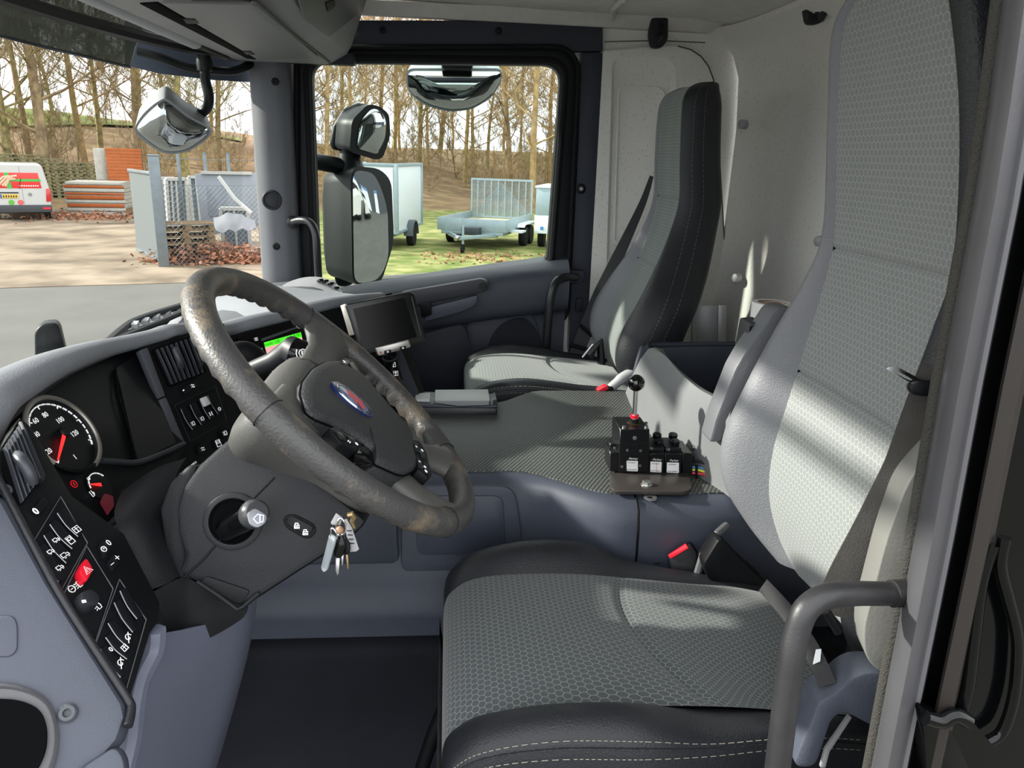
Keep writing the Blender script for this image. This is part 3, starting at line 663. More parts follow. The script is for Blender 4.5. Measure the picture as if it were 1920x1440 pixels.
obj('recliner', MB().prism(rnd(Pl(0, 0, 0, (0, -1, 0), V((0, 1.17, 0))).poly([(1318, 1060), (1350, 1008), (1400, 1060), (1440, 1095), (1430, 1130), (1330, 1090)]), .01), (0, .04, 0)), BLACK, ds, bevel=.004)
# ================================================================== STORAGE BIN behind the tunnel
bn = thing('storage_bin', (.7, 1.6, -.6), 'light grey plastic storage bin behind the lever, open at the top', 'bin')
BINM = mat('bin_grey', '707274', .55, bump=.3, bscale=500, var=.05)
BIND = mat('bin_inside', '343945', .55, bump=.2)
base = [V((.475, 1.935, -.598)), V((.462, 1.80, -.598)), V((.460, 1.65, -.598)), V((.468, 1.50, -.598)), V((.49, 1.40, -.598)), V((.52, 1.30, -.598)), V((.535, 1.22, -.598))]
rim = [at(1204, 672, X=.498), at(1213, 656, X=.490), at(1240, 668, X=.490), at(1268, 700, X=.490), at(1305, 733, X=.495), at(1340, 752, X=.50), at(1365, 770, X=.51)]
rimi = [at(1240, 655, X=.525), at(1244, 655, X=.525), at(1254, 672, X=.525), at(1282, 700, X=.525), at(1316, 726, X=.528), at(1350, 746, X=.53), at(1374, 764, X=.54)]
b2, r2, i2 = cat(base, 4), cat(rim, 4), cat(rimi, 4)
rows = [b2, [a*.5+b*.5+V((-.004, 0, 0)) for a, b in zip(b2, r2)], [a*.12+b*.88+V((-.004, 0, 0)) for a, b in zip(b2, r2)], [a+V((.006, 0, .004)) for a in r2], [(a+b)/2+V((0, 0, .006)) for a, b in zip(r2, i2)], i2, [V((p.x+.02, p.y, -.59)) for p in i2]]
obj('front_wall', MB().sheet(rows, .003), BINM, bn, sharp=60)
obj('far_wall', MB().prism([V((.478, 1.925, -.60)), V((.93, 1.925, -.60)), V((.93, 1.925, -.462)), V((.505, 1.925, -.468))], (0, .02, 0)), BIND, bn, bevel=.006)
obj('far_rim', MB().tube([at(1214, 656, X=.50), V((.525, 1.93, -.466)), V((.7, 1.935, -.463)), V((.93, 1.935, -.460))], .008, 8), TRIMB, bn)
obj('back_wall', MB().box((.935, 1.6, -.53), (.02, .66, .14)), BIND, bn, bevel=.005)
obj('base', MB().box((.75, 1.64, -.594), (.36, .56, .01)), BIND, bn)
obj('near_wall', MB().box((.76, 1.30, -.53), (.36, .02, .14)), BINM, bn, bevel=.005)
# roll of paper in the bin
rl = thing('paper_roll', at(1448, 600, 1.55), 'white paper roll standing behind the folded armrest', 'paper roll')
c0 = at(1448, 567, 1.55)
obj('paper', MB().lathe([(.030, .0), (.041, 0), (.041, -.12), (.0, -.12)], c0, (0, 0, 1), 26, cap=False), mat('paper_white', 'eceae6', .9, bump=.3), rl)
obj('core', MB().lathe([(.031, -.002), (.0295, -.002), (.0295, -.10), (.031, -.10)], c0, (0, 0, 1), 22, cap=False), mat('card_core', 'b59a86', .9), rl)
# ================================================================== DASHBOARD
PC = Pl(115, 815, 1.0, (.83, -.08, .55)); PS = Pl(335, 675, 1.32, (.8, -.42, .42)); PR = Pl(530, 650, 1.6, (.72, -.6, .35)); PL = Pl(120, 1000, .80, (.70, -.15, .7))
dash = thing('dashboard', (-.5, 1.4, -1.0), 'wrap-round blue-grey dashboard with black instrument panel below the windscreen', 'dashboard')
SATIN = mat('satin_black', '0b0d10', .5, bump=.08, bscale=900, spec=.25)
PADM = mat('dash_pad', '7a7d83', .6, bump=.5, bscale=700, var=.05)
BEZ = mat('bezel_grey', '4b4e55', .4, bump=.1)
ICON = mat('icon_white', 'e8ecee', .5, emit='ffffff', estr=.15)
REDN = mat('needle_red', 'ff2a2a', .4, emit='ff1a1a', estr=1.2)
# --- padded top: swept lip, then the top running forward to the glass
lipp = [(PL, -60, 985, 1.7), (PL, -20, 905, 1.8), (PC, 2, 848, 1.8), (PC, 37, 785, 1.75), (PC, 75, 750, 1.6), (PC, 140, 705, 1.35), (PC, 212, 672, 1.1), (PS, 264, 656, .95), (PS, 312, 641, .85), (PS, 352, 629, .85), (PR, 432, 633, 1.1), (PR, 490, 618, 1.1), (PR, 549, 603, 1.05), (PR, 609, 586, 1.0), (PR, 645, 577, .95), (PR, 690, 567, .8), (PR, 724, 560, .6)]
L3 = [(p.hit(x, y), s) for p, x, y, s in lipp]
Lp = cat([a for a, s in L3], 5); Ls = [v.x for v in cat([V((s, 0, 0)) for a, s in L3], 5)]
rows = [[] for _ in range(11)]
for p, s in zip(Lp, Ls):
    t = min(1, max(0, (p.y-.9)/.9))
    fx = -.95+.02*t if p.y < 1.5 else -.93+.33*min(1, (p.y-1.5)/.45)
    fy = p.y+(0 if p.y < 1.3 else .70*min(1, (p.y-1.3)/.45))
    fz = -.60+.18*min(1, max(0, (p.y-1.58)/.15))
    o = V((.0, 0, 0)); dirx = V((1, -.35*t, 0)).normalized()
    prof = [(-.022, .0), (-.006, .001), (.0, .007), (-.001, .014), (-.008, .021), (-.020, .0245), (-.038, .022), (-.065, .006)]
    for i, (dx, dz) in enumerate(prof): rows[i].append(p+dirx*dx*s+V((0, 0, dz*s)))
    e = rows[7][-1]; f = V((fx, fy, fz))
    k_ = 1-min(1, max(0, (p.y-1.58)/.15)); rows[8].append(e.lerp(f, .25)-V((0, 0, .07*k_))); rows[9].append(e.lerp(f, .6)-V((0, 0, .05*k_))); rows[10].append(f)
obj('top_pad', MB().sheet(rows, .008), PADM, dash, sharp=60)
# --- black fascias
panel('fascia', PC, [(-8, 880), (2, 845), (37, 780), (75, 745), (140, 700), (212, 667), (268, 651), (350, 834), (338, 856), (250, 945), (172, 1018), (105, 940), (55, 840), (30, 850)], .015, SATIN, dash, off=-.012, bevel=.001)
panel('fascia', PS, [(262, 652), (330, 630), (420, 606), (440, 700), (480, 800), (480, 860), (350, 905), (335, 850)], .02, SATIN, dash, off=-.002, bevel=.001)
panel('fascia', PR, [(400, 640), (470, 618), (560, 596), (648, 572), (735, 548), (800, 745), (800, 800), (480, 830)], .02, SATIN, dash, off=-.004, bevel=.001)
panel('fascia', PL, [(-14, 880), (4, 835), (38, 783), (58, 800), (135, 930), (232, 1000), (300, 1130), (296, 1165), (282, 1185), (240, 1322), (100, 1112), (45, 1008)], .02, SATIN, dash, bevel=.001)
obj('edge_strip', MB().tube(cat([PL.hit(x, y, .002) for x, y in ((-14, 878), (0, 905), (50, 1000), (110, 1110), (180, 1220), (238, 1308), (246, 1330), (240, 1362))], 4), .0045, 10), mat('edge_black', '202226', .45, bump=.2), dash)
panel('bezel_post', PS, [(262, 657), (277, 651), (311, 742), (299, 747)], .012, BEZ, dash, off=.008, bevel=.002)
panel('bezel_post', PS, [(299.5, 749), (311.5, 744), (346, 826), (342, 838), (330, 838)], .012, BEZ, dash, off=.008, bevel=.002)
obj('hood_crease', MB().tube(PC.poly([(218, 690), (222, 740), (240, 800), (258, 868)], -.006), .0012, 6), GBLACK, dash)
obj('hood_ledge', MB().tube(cat(PC.poly([(190, 864), (220, 866), (258, 867), (300, 852), (345, 832)], -.004), 4), .0045, 8), mat('ledge', '2c2f34', .3), dash)
obj('cluster_rim', MB().tube(cat([PC.hit(x, y, .0) for x, y in ((345, 868), (300, 905), (240, 955), (195, 995), (172, 1014), (150, 1000))], 4), .005, 8), mat('rim_dark', '2b3130', .35), dash)
obj('cluster_shade', MB().prism(PC.poly([(218, 690), (262, 660), (330, 830), (258, 866)], -.006), PC.n*-.004), mat('shade_black', '0e1013', .45, spec=.25), dash)
# --- speedometer
def arc(pl, c, r, a0, a1, n=24, off=0): return [c+pl.u*(r*math.cos(a0+(a1-a0)*k/n))+pl.v*(r*math.sin(a0+(a1-a0)*k/n))+pl.n*off for k in range(n+1)]
def ang(pl, c, px, py):
    d = pl.hit(px, py)-c; return math.atan2(d.dot(pl.v), d.dot(pl.u)), d.length
def stroke(name, pl, c, size, lines, m, parent, r=.0005, closed=False):
    mb = MB()
    for l in lines: mb.tube([c+pl.u*(x*size)+pl.v*(y*size)+pl.n*.0008 for x, y in l], r, 4)
    return obj(name, mb, m, parent)
GP = Pl(0, 0, 0, PC.n, PC.p-PC.n*.010)
sc = GP.hit(114, 818); a0, r0 = ang(GP, sc, 108, 862); a1, r1 = ang(GP, sc, 156, 829)
R = .052
sp = obj('speedometer', MB().lathe([(R*1.10, .0), (R*1.12, .006), (R*1.06, .008), (R*.99, .003), (R*.99, .0012), (.0, .0012)], sc, GP.n, 48), SATIN, dash)
if a1 > a0: a1 -= 2*PI
obj('gauge_rim', MB().tube(arc(GP, sc, R*1.09, a0-.15, a0-.15-5.0, 50, .006), .0035, 8), mat('rim_metal', '8a8780', .3, metal=.6), sp)
mb = MB(); sweep = a1-a0
for k in range(25):
    a = a0+sweep*k/24.6; mb.tube(arc(GP, sc, R*.93, a, a+sweep*.03, 2, .002), .0011, 4)
    if k % 4 == 0: mb.tube([sc+(GP.u*math.cos(a)+GP.v*math.sin(a))*R*q+GP.n*.002 for q in (.84, .93)], .0008, 4)
obj('scale', mb, ICON, sp)
for (x, y), s in (((92, 846), '20'), ((69, 815), '40'), ((67, 789), '60'), ((85, 778), '80'), ((113, 788), '100'), ((140, 813), '120'), ((141, 857), '1')):
    text('numeral', s, .0105, GP.hit(x, y, .002), GP.u, GP.v, ICON, sp)
tip = GP.hit(108, 863, .006); hub = sc+GP.n*.006; sd_ = (tip-hub).cross(GP.n).normalized()
obj('needle', MB().prism([hub+sd_*.0026, hub-sd_*.0026, tip-sd_*.0008, tip+sd_*.0008], GP.n*.0012), REDN, sp)
obj('needle_hub', MB().lathe([(.008, 0), (.008, .007), (.006, .009), (0, .009)], sc+(hub-tip).normalized()*.004, GP.n, 20), BLACK, sp)
# --- small gauge
gc = GP.hit(186, 911); b0, q0 = ang(GP, gc, 164, 918); b1, q1 = ang(GP, gc, 192, 897)
sg = obj('air_gauge', MB().lathe([(.021, 0), (.021, .001), (0, .001)], gc, GP.n, 30), SATIN, dash)
RS = .0185
mb = MB()
if b1 > b0: b1 -= 2*PI
for k in range(8): mb.tube(arc(GP, gc, RS, b0+(b1-b0)*k/8, b0+(b1-b0)*(k+.8)/8, 3, .002), .0009, 4)
obj('scale', mb, ICON, sg)
tp = gc+(GP.hit(161, 910)-gc).normalized()*RS*.95+GP.n*.003; sd_ = (tp-gc).cross(GP.n).normalized()
obj('needle', MB().prism([gc+GP.n*.003+sd_*.0025, gc+GP.n*.003-sd_*.0025, tp-sd_*.0005, tp+sd_*.0005], GP.n*.001), REDN, sg)
text('numeral', '10', .007, GP.hit(166, 898, .002), GP.u, GP.v, ICON, sg)
stroke('fuel_icon', GP, GP.hit(172, 926, .001), .004, [[(-.6, -1), (-.6, 1), (.4, 1), (.4, -1), (-.6, -1)], [(.4, .2), (.9, .2), (.9, -.6)]], ICON, sg, .0006)
stroke('warning_icon', GP, GP.hit(138, 908, .001), .005, [[(math.cos(k*.63), math.sin(k*.63)) for k in range(11)], [(0, -.5), (0, .5)]], mat('dim_red', '8a1018', .5, emit='c01020', estr=.5), dash, .0005)
panel('small_display', GP, [(196, 925), (212, 930), (214, 948), (202, 966), (188, 942)], .001, mat('dim_display', '3a2228', .3, emit='7a2030', estr=.12), dash, off=.002, r=.002, bevel=0)
# --- air vents
def lerp2(a, b, t): return (a[0]+(b[0]-a[0])*t, a[1]+(b[1]-a[1])*t)
def vent(pl, A, B, n, frame, depth=.03, knob=None):
    """A, B: the two edges (pixel pairs) between which the slats run"""
    t = panel('vent_well', pl, frame, .03, MATTE, dash, r=.006, off=.002, bevel=.001)
    for k in range(n):
        u = (k+.5)/n; a, b = pl.hit(*lerp2(*A, u), .004), pl.hit(*lerp2(*B, u), .004); d = (b-a); w = d.cross(pl.n).normalized()
        mb = MB().prism([a-w*.0008+pl.n*.004, a+w*.0008+pl.n*.004, a+w*.0012-pl.n*.008, a-w*.0012-pl.n*.008], d)
        obj('slat', mb, mat('slat_black', '3a3d43', .35), t, bevel=.0004, seg=1)
    if knob: obj('vent_knob', MB().tube(cat([pl.hit(x, y, o) for x, y, o in knob[0]], 4), knob[1], 10), mat('knob_grey', '3c3e45', .4), t)
    return t
vent(PL, ((6, 842), (40, 790)), ((38, 946), (82, 888)), 7, [(2, 850), (36, 784), (84, 885), (40, 950), (8, 895)], knob=([(33, 855, .006), (42, 865, .016), (56, 888, .014), (60, 905, .006)], .007))
panel('vent_cheek', PL, [(38, 786), (50, 800), (88, 892), (80, 905), (74, 890)], .01, DARK, dash, off=.008, bevel=.003)
vent(PS, ((289, 657), (360, 632)), ((318, 722), (384, 698)), 8, [(285, 655), (362, 628), (388, 698), (318, 726)], knob=([(328, 655, .006), (331, 662, .014), (337, 678, .013), (339, 688, .006)], .006))
panel('vent_cheek', PS, [(362, 630), (370, 628), (383, 680), (381, 692), (377, 690)], .01, DARK, dash, off=.008, bevel=.002)
# --- switches
RK = mat('rocker', '101216', .4, spec=.25); EDGE = mat('rocker_edge', '9a9da2', .4)
G = {'lamp': [[(-.3, -.7), (.5, -.7), (.7, 0), (.5, .7), (-.3, .7), (-.3, -.7)], [(-1, .6), (-.6, .4)], [(-1, 0), (-.6, 0)], [(-1, -.6), (-.6, -.4)]],
     'axle': [[(-.8, .6), (-.3, .6)], [(.3, .6), (.8, .6)], [(-.55, .6), (-.55, -.6)], [(.55, .6), (.55, -.6)], [(-.8, -.6), (-.3, -.6)], [(.3, -.6), (.8, -.6)], [(-.55, 0), (.55, 0)]],
     'ring': [[(math.cos(k*.7854)*.8, math.sin(k*.7854)*.8) for k in range(9)], [(-.3, 0), (.3, 0)]],
     'zero': [[(.45*math.cos(k*.7854), .8*math.sin(k*.7854)) for k in range(9)]],
     'book': [[(-.8, -.7), (-.8, .7), (.8, .7), (.8, -.7), (-.8, -.7)], [(0, -.7), (0, .7)], [(-.5, .2), (-.2, .2)], [(.2, .2), (.5, .2)]],
     'truck': [[(-.9, -.4), (-.9, .4), (.2, .4), (.2, -.4), (-.9, -.4)], [(.2, .1), (.7, .1), (.9, -.4), (.2, -.4)], [(-.6, -.7), (-.3, -.7)], [(.4, -.7), (.7, -.7)]],
     'wave': [[(-.8, .4), (-.3, .7), (.3, .2), (.8, .5)], [(-.8, -.4), (-.3, -.1), (.3, -.6), (.8, -.3)]],
     'swirl': [[(math.cos(k*.6)*(.9-k*.06), math.sin(k*.6)*(.9-k*.06)) for k in range(11)], [(-.9, -.9), (.9, .9)]],
     'door': [[(-.7, -.9), (-.7, .9), (.7, .9), (.7, -.9), (-.7, -.9)], [(-.4, 0), (-.4, .6), (.4, .6), (.4, 0), (-.4, 0)]],
     'plus': [[(-.7, 0), (.7, 0)], [(0, -.7), (0, .7)]], 'minus': [[(-.6, 0), (.6, 0)]], 'clock': [[(math.cos(k*.7854)*.8, math.sin(k*.7854)*.8) for k in range(9)], [(0, .5), (0, 0), (.3, 0)]],
     'tri': [[(-.9, -.7), (.9, -.7), (0, .9), (-.9, -.7)], [(-.4, -.4), (.4, -.4), (0, .35), (-.4, -.4)]]}
def rocker(pl, a, b, w, glyphs=(), led=True):
    """one rocker between pixel points a and b, w pixels wide"""
    dx, dy = b[0]-a[0], b[1]-a[1]; L = math.hypot(dx, dy); nx, ny = dy/L*w/2, -dx/L*w/2
    q = [(a[0]+nx, a[1]+ny), (b[0]+nx, b[1]+ny), (b[0]-nx, b[1]-ny), (a[0]-nx, a[1]-ny)]
    t = panel('switch', pl, q, .012, RK, dash, r=.002, off=.005, bevel=.0012)
    p0, p1 = pl.hit(q[3][0], q[3][1], .0055), pl.hit(q[2][0], q[2][1], .0055); md = (p0+p1)/2-pl.n*.0005+(p0-pl.hit(*q[0], .0055)).normalized()*.0018
    obj('switch_edge', MB().tube(cat([p0, md, p1], 4), .0006, 4), EDGE, t)
    for gx, gy, gs, k in glyphs: stroke('symbol', pl, pl.hit(gx, gy, .0052), gs*.85, G[k], ICON, t, .00045)
    return t
for a, b, gl in (((344, 764), (366, 803), [(362, 794, .0052, 'lamp')]), ((361.5, 756), (383, 794), [(379, 785, .0052, 'lamp')]), ((380, 747), (399, 783), [(395, 776, .0055, 'axle')]), ((394.5, 739), (414, 774), [(411, 767, .0045, 'ring')])):
    rocker(PS, a, b, 11.5, gl)
obj('switch_cap', MB().prism(rnd(PS.poly([(373, 748), (383, 744), (391, 759), (381, 764)], .007), .002), PS.n*.007), mat('cap_white', 'dfe0de', .45), dash, bevel=.0015)
for q in ([(327, 760), (404, 724), (425, 788), (357, 828)],):
    obj('switch_frame', MB().tube(PS.poly(q, .003), .0008, 5, closed=True), DARK, dash)
t = panel('vent_button', PS, [(341, 728), (367, 711), (373, 722), (346, 740)], .01, RK, dash, r=.003, off=.005)
stroke('symbol', PS, PS.hit(361, 724, .0056), .0045, G['wave'], ICON, t, .0007); stroke('symbol', PS, PS.hit(343.5, 732, .0056), .0022, [[(-.5, 0), (.5, 0)]], ICON, t, .0013)
for q, g, c_, s_ in (([(370, 838), (381, 829), (386, 845), (375, 853)], 'wave', (380, 842), .0045), ([(402, 826), (413, 820), (418, 832), (407, 842)], 'door', (409, 831), .0065), ([(414, 808), (424, 802), (429, 814), (420, 822)], 'lamp', (422, 812), .005)):
    t = panel('push_button', PS, q, .01, RK, dash, r=.003, off=.005); stroke('symbol', PS, PS.hit(*c_, .0056), s_, G[g], ICON, t, .0006)
t = panel('name_plate', PS, [(339, 884), (362, 866), (367, 872), (345, 890)], .002, BLACK, dash, r=.002, off=.002, bevel=.0004)
u_ = (PS.hit(365, 869)-PS.hit(342, 887)).normalized()
text('lettering', 'COMMON XEPFO', .0052, PS.hit(353, 878, .003), u_, PS.n.cross(u_), ICON, t)
# left-hand block
for a, b, gl in (((113, 957), (152, 1001), [(143, 993, .006, 'book')]), ((99, 978), (141, 1024), [(131, 1013, .006, 'door')]), ((88, 999), (130, 1051), [(121, 1040, .0065, 'truck'), (104, 1012, .005, 'truck')]), ((78, 1022), (116, 1088), [(111, 1064, .0055, 'truck'), (94, 1034, .005, 'truck')])):
    rocker(PL, a, b, 15, gl)
for q in ([(114, 931), (164, 1018), (112, 1112), (62, 1017)], [(163, 1024), (212, 1104), (178, 1206), (118, 1117)], [(224, 1086), (274, 1162), (236, 1296), (179, 1208)]):
    obj('switch_frame', MB().tube(PL.poly(q, .0015), .0007, 5, closed=True), mat('frame_line', '5a5d62', .4), dash)
hz = panel('hazard_button', PL, [(162, 1044), (176, 1067), (162, 1092), (149, 1068)], .014, REDP, dash, r=.005, off=.012, bevel=.003)
stroke('symbol', PL, PL.hit(163, 1069, .0125), .0055, G['tri'], mat('pink_print', 'ffc0c4', .5), hz, .0005)
lk = obj('light_knob', MB().lathe([(.011, 0), (.0105, .008), (.009, .014), (.007, .015), (0, .015)], PL.hit(156, 1134), PL.n, 24), DARK, dash)
obj('knob_mark', MB().beam(PL.hit(154, 1128, .0162), PL.hit(161, 1127, .0162), .003, .001, PL.n), ICON, lk)
for x, y, g in ((147, 1096, 'lamp'), (134, 1105, 'ring'), (183, 1137, 'lamp')): stroke('symbol', PL, PL.hit(x, y), .005, G[g], ICON, dash, .0005)
for q, g1, g2 in (([(185, 1022), (199, 1007), (211, 1022), (196, 1047)], (203, 1018, 'zero'), (194, 1030, 'clock')), ([(201, 1055), (212, 1039), (224, 1055), (211, 1072)], (219, 1046, 'plus'), (210, 1058, 'minus'))):
    t = panel('push_button', PL, q, .01, RK, dash, r=.002, off=.004)
    for x, y, g in (g1, g2): stroke('symbol', PL, PL.hit(x, y, .0045), .0042, G[g], ICON, t, .0005)
for a, b, gl in (((231, 1104), (263, 1157), []), ((220, 1126), (255, 1182), []), ((208, 1164), (246, 1210), [(240, 1196, .006, 'swirl')]), ((203, 1190), (243, 1231), [(233, 1215, .005, 'book')]), ((194, 1213), (232, 1266), [(226, 1244, .006, 'swirl'), (207, 1218, .0035, 'zero')])):
    rocker(PL, a, b, 14, gl)
t = panel('push_button', PL, [(60, 958), (78, 930), (92, 942), (74, 966)], .01, RK, dash, r=.003, off=.004)
stroke('symbol', PL, PL.hit(66, 959, .0045), .0045, G['zero'], ICON, t, .0008)
screw(PL, 10, 919, .007, dash, BEZ)
# --- blue-grey end of the dash by the door
e0, e1, e2 = at(0, 950, .770), at(240, 1310, .672), at(0, 1440, .62)
PE = plane3(e0, e1, e2)
ep = panel('end_panel', PE, [(-150, 800), (-40, 905), (5, 935), (90, 1090), (200, 1265), (232, 1316), (238, 1345), (222, 1390), (190, 1428), (110, 1500), (-150, 1500)], .05, DASH, dash, bevel=.014, seg=4)
panel('fuse_cover', PE, [(-60, 1154), (24, 1154), (32, 1170), (32, 1218), (20, 1231), (-60, 1233)], .004, DASH, dash, r=.008, off=.0025, bevel=.0015)
# round pocket
pk = rnd(PE.poly([(-60, 1278), (40, 1283), (95, 1310), (113, 1365), (108, 1430), (70, 1500), (-60, 1500)]), .05, 5); pc = sum(pk, V())/len(pk)
mb = MB().loft([[p+PE.n*.004 for p in pk], [pc+(p-pc)*.94+PE.n*.008 for p in pk], [pc+(p-pc)*.86+PE.n*.002 for p in pk], [pc+(p-pc)*.70-PE.n*.030 for p in pk]], True, True, False)
obj('pocket_rim', mb, mat('pocket_rubber', '5a5b5e', .5, bump=.2), ep)
obj('pocket_shade', MB().prism([pc+(p-pc)*.69+PE.n*.0085 for p in pk], -PE.n*.004), MATTE, ep)  # flat black plate standing in for the shade inside the pocket
screw(PE, 128, 1337, .009, ep, BEZ, h=.006)
# --- knee panel below the column
KN = mat('knee_panel', '666b7c', .5, bump=.3, bscale=800)
kg = [[at(284, 1190, .80), at(340, 1180, .86), at(405, 1160, .93), at(452, 1128, .985), at(470, 1110, 1.05)],
      [at(262, 1300, .745), at(318, 1275, .81), at(388, 1240, .90), at(446, 1200, .985), at(462, 1180, 1.06)],
      [at(246, 1350, .725), at(300, 1360, .79), at(362, 1350, .88), at(418, 1310, .97), at(436, 1290, 1.05)],
      [at(226, 1440, .705), at(286, 1440, .78), at(335, 1440, .86), at(378, 1440, .95), at(396, 1430, 1.04)],
      [at(205, 1530, .69), at(262, 1530, .76), at(306, 1530, .84), at(345, 1530, .93), at(365, 1520, 1.02)]]
obj('knee_panel', MB().sheet(grid2(kg, 6, 6), .01), KN, dash)
obj('knee_rib', MB().tube(cat([at(291, 1180, .775), at(286, 1220, .77), at(262, 1270, .745), at(250, 1320, .725), at(244, 1380, .715), at(230, 1440, .70)], 4), [.012]*21, 8), KN, dash)
panel('foot_trim', PE, [(150, 1440), (215, 1398), (232, 1420), (236, 1460), (150, 1470)], .03, DASH, dash, r=.01, off=.002, bevel=.004)
# --- dark shroud round the column
SH = mat('shroud', '17191c', .5, bump=.3, bscale=900, spec=.28)
sg_ = [[at(236, 935, .99), at(298, 892, 1.05), at(350, 872, 1.09)], [at(219, 985, .905), at(262, 958, .935), at(312, 925, 1.0)], [at(236, 1036, .885), at(268, 1016, .90), at(303, 990, .94)], [at(274, 1112, .862), at(304, 1098, .88), at(340, 1078, .905)]]
obj('shroud_upper', MB().sheet(grid2(sg_, 6, 5), .012), SH, dash)
sg2 = [[at(275, 1113, .862), at(335, 1082, .90), at(385, 1096, .912), at(452, 1141, .935)], [at(290, 1150, .857), at(340, 1128, .89), at(395, 1124, .912), at(454, 1143, .935)], [at(291, 1190, .855), at(338, 1168, .885), at(400, 1150, .91), at(456, 1145, .935)], [at(291, 1238, .85), at(340, 1212, .88), at(402, 1180, .91), at(458, 1147, .935)]]
obj('shroud_lower', MB().sheet(grid2(sg2, 5, 5), .012), SH, dash)
# --- radio and navigation unit
rd = panel('radio_face', PR, [(445, 632), (560, 598), (606, 640), (620, 700), (600, 740), (500, 770), (470, 740)], .01, GBLACK, dash, r=.004, off=.004)
SCR = mat('nav_screen', 'd79a9a', .3, emit='e8a0a0', estr=.35, col2='e9b4a8', vscale=60)
panel('screen', PR, [(498, 651), (566, 632), (579, 682), (514, 707)], .002, SCR, rd, off=.006, bevel=0)
panel('screen_bar', PR, [(496, 642), (564, 623), (566.2, 632.5), (498.3, 651.5)], .002, mat('nav_green', '3fd022', .3, emit='3fe022', estr=.6), rd, off=.0065, bevel=0)
panel('disc_slot', PR, [(490, 635), (556, 612), (557, 616), (491, 640)], .002, BEZ, rd, off=.0055, bevel=.0003)
u_ = (PR.hit(564, 623)-PR.hit(496, 642)).normalized()
DK = mat('screen_text', '1c3a14', .5)
text('lettering', 'mode 100', .010, PR.hit(510, 643, .0075), u_, PR.n.cross(u_), DK, rd); text('lettering', '9:00', .010, PR.hit(557, 629, .0075), u_, PR.n.cross(u_), DK, rd)
panel('soft_key', PR, [(510, 697), (521, 692), (523, 700), (512, 705)], .001, mat('key_mauve', '8a6a78', .5), rd, off=.0068, bevel=0)
for x, y in ((574, 622), (577, 634), (581, 645), (584, 657), (587, 668)):
    b_ = panel('radio_button', PR, [(x, y+1), (x+13, y-2), (x+15, y+6), (x+2, y+9)], .003, RK, rd, r=.001, off=.007)
    stroke('symbol', PR, PR.hit(x+7.5, y+3, .0075), .004, G['minus'], ICON, b_, .0006)
for x, y in ((474, 632), (483, 652), (497, 696)):
    b_ = panel('radio_button', PR, [(x, y+2), (x+11, y-1), (x+13, y+6), (x+2, y+9)], .003, RK, rd, r=.001, off=.007)
    stroke('symbol', PR, PR.hit(x+6, y+4, .0075), .004, G['book'], ICON, b_, .0005)
obj('lighter_ring', MB().lathe([(.013, 0), (.013, .004), (.010, .004), (.010, 0)], PR.hit(513, 727), PR.n, 22, cap=False), CHROME, dash)
# --- flank of the centre stack and passenger side of the dash
panel('stack_flank', Pl(760, 700, 1.80, (.45, -.88, .1)), [(726, 560), (748, 640), (756, 660), (792, 748), (770, 760), (735, 760), (716, 640)], .03, TRIMB, dash, bevel=.006)
panel('stack_switches', Pl(740, 680, 1.775, (.45, -.88, .2)), [(722, 668), (742, 664), (764, 735), (748, 744), (730, 712)], .01, GBLACK, dash, bevel=.002)
for y in (684, 700): stroke('symbol', Pl(740, 680, 1.77, (.45, -.88, .2)), at(737+(y-684)*.3, y, 1.768), .007, G['book'], ICON, dash, .0008)
pdk = [[V((x, y, z)) for x, z in ((-.78, -.50), (-.60, -.415), (-.44, -.395), (-.36, -.41), (-.33, -.45), (-.34, -.60), (-.42, -.80))] for y in (1.72, 1.9, 2.15, 2.35, 2.46)]
obj('passenger_fascia', MB().sheet(grid2(pdk, 3, 4), .012), mat('pass_dash', '55585e', .55, bump=.3), dash)
hd_ = [at(520, 560, 2.30), at(530, 535, 2.36), at(570, 520, 2.40), at(610, 522, 2.40), at(640, 545, 2.36), at(645, 560, 2.30)]
obj('corner_vent_hood', MB().loft([[p+V((0, 0, dz)) for p in cat(hd_, 4)] for dz in (-.06, 0)]+[[(p*.6+V((-.38, 2.33, -.43))*.4)+V((0, 0, .012)) for p in cat(hd_, 4)]]), LGREY, dash, sharp=70)
for k in range(5):
    a = at(598+k*10, 519+k*k*1.6, 2.385); obj('slat', MB().beam(a+V((0, -.01, -.012)), a+V((.012, -.03, -.004)), .012, .006), BLACK, dash)
# ================================================================== STEERING COLUMN AND WHEEL
WC = V((-.1435, 1.012, -.3215)); tl = math.radians(42.8); yw = math.radians(1.8)
WN = V((math.cos(yw)*math.sin(tl), math.sin(yw)*math.sin(tl), math.cos(tl))); WB = (V((0, 1, 0))-WN*WN.y).normalized(); WA = WB.cross(WN)
if WA.z > 0: WA = -WA
def wp(u, v, h=0): return WC+WA*u+WB*v+WN*h
col = thing('steering_column', wp(0, 0, -.45), 'dark plastic steering column with wiper and retarder stalks', 'steering column')
COLM = mat('column_plastic', '1c1e22', .45, bump=.3, bscale=900, spec=.35)
PK_ = Pl(480, 960, .905, (.05, -.93, .36))
panel('column_cover', PK_, [(478, 790), (545, 852), (610, 915), (690, 978), (655, 1012), (560, 1072), (462, 1136), (448, 1142), (374, 1092), (345, 1082), (333, 1076), (345, 1042), (333, 1000), (330, 955), (342, 915), (372, 872), (410, 838), (455, 802)], .18, COLM, col, bevel=.026, seg=5)
panel('column_band', PK_, [(299, 955), (318, 905), (352, 872), (372, 872), (345, 935), (342, 1000), (350, 1050), (346, 1084), (330, 1090), (308, 1020)], .1, SH, col, off=-.022, bevel=.01, seg=3)
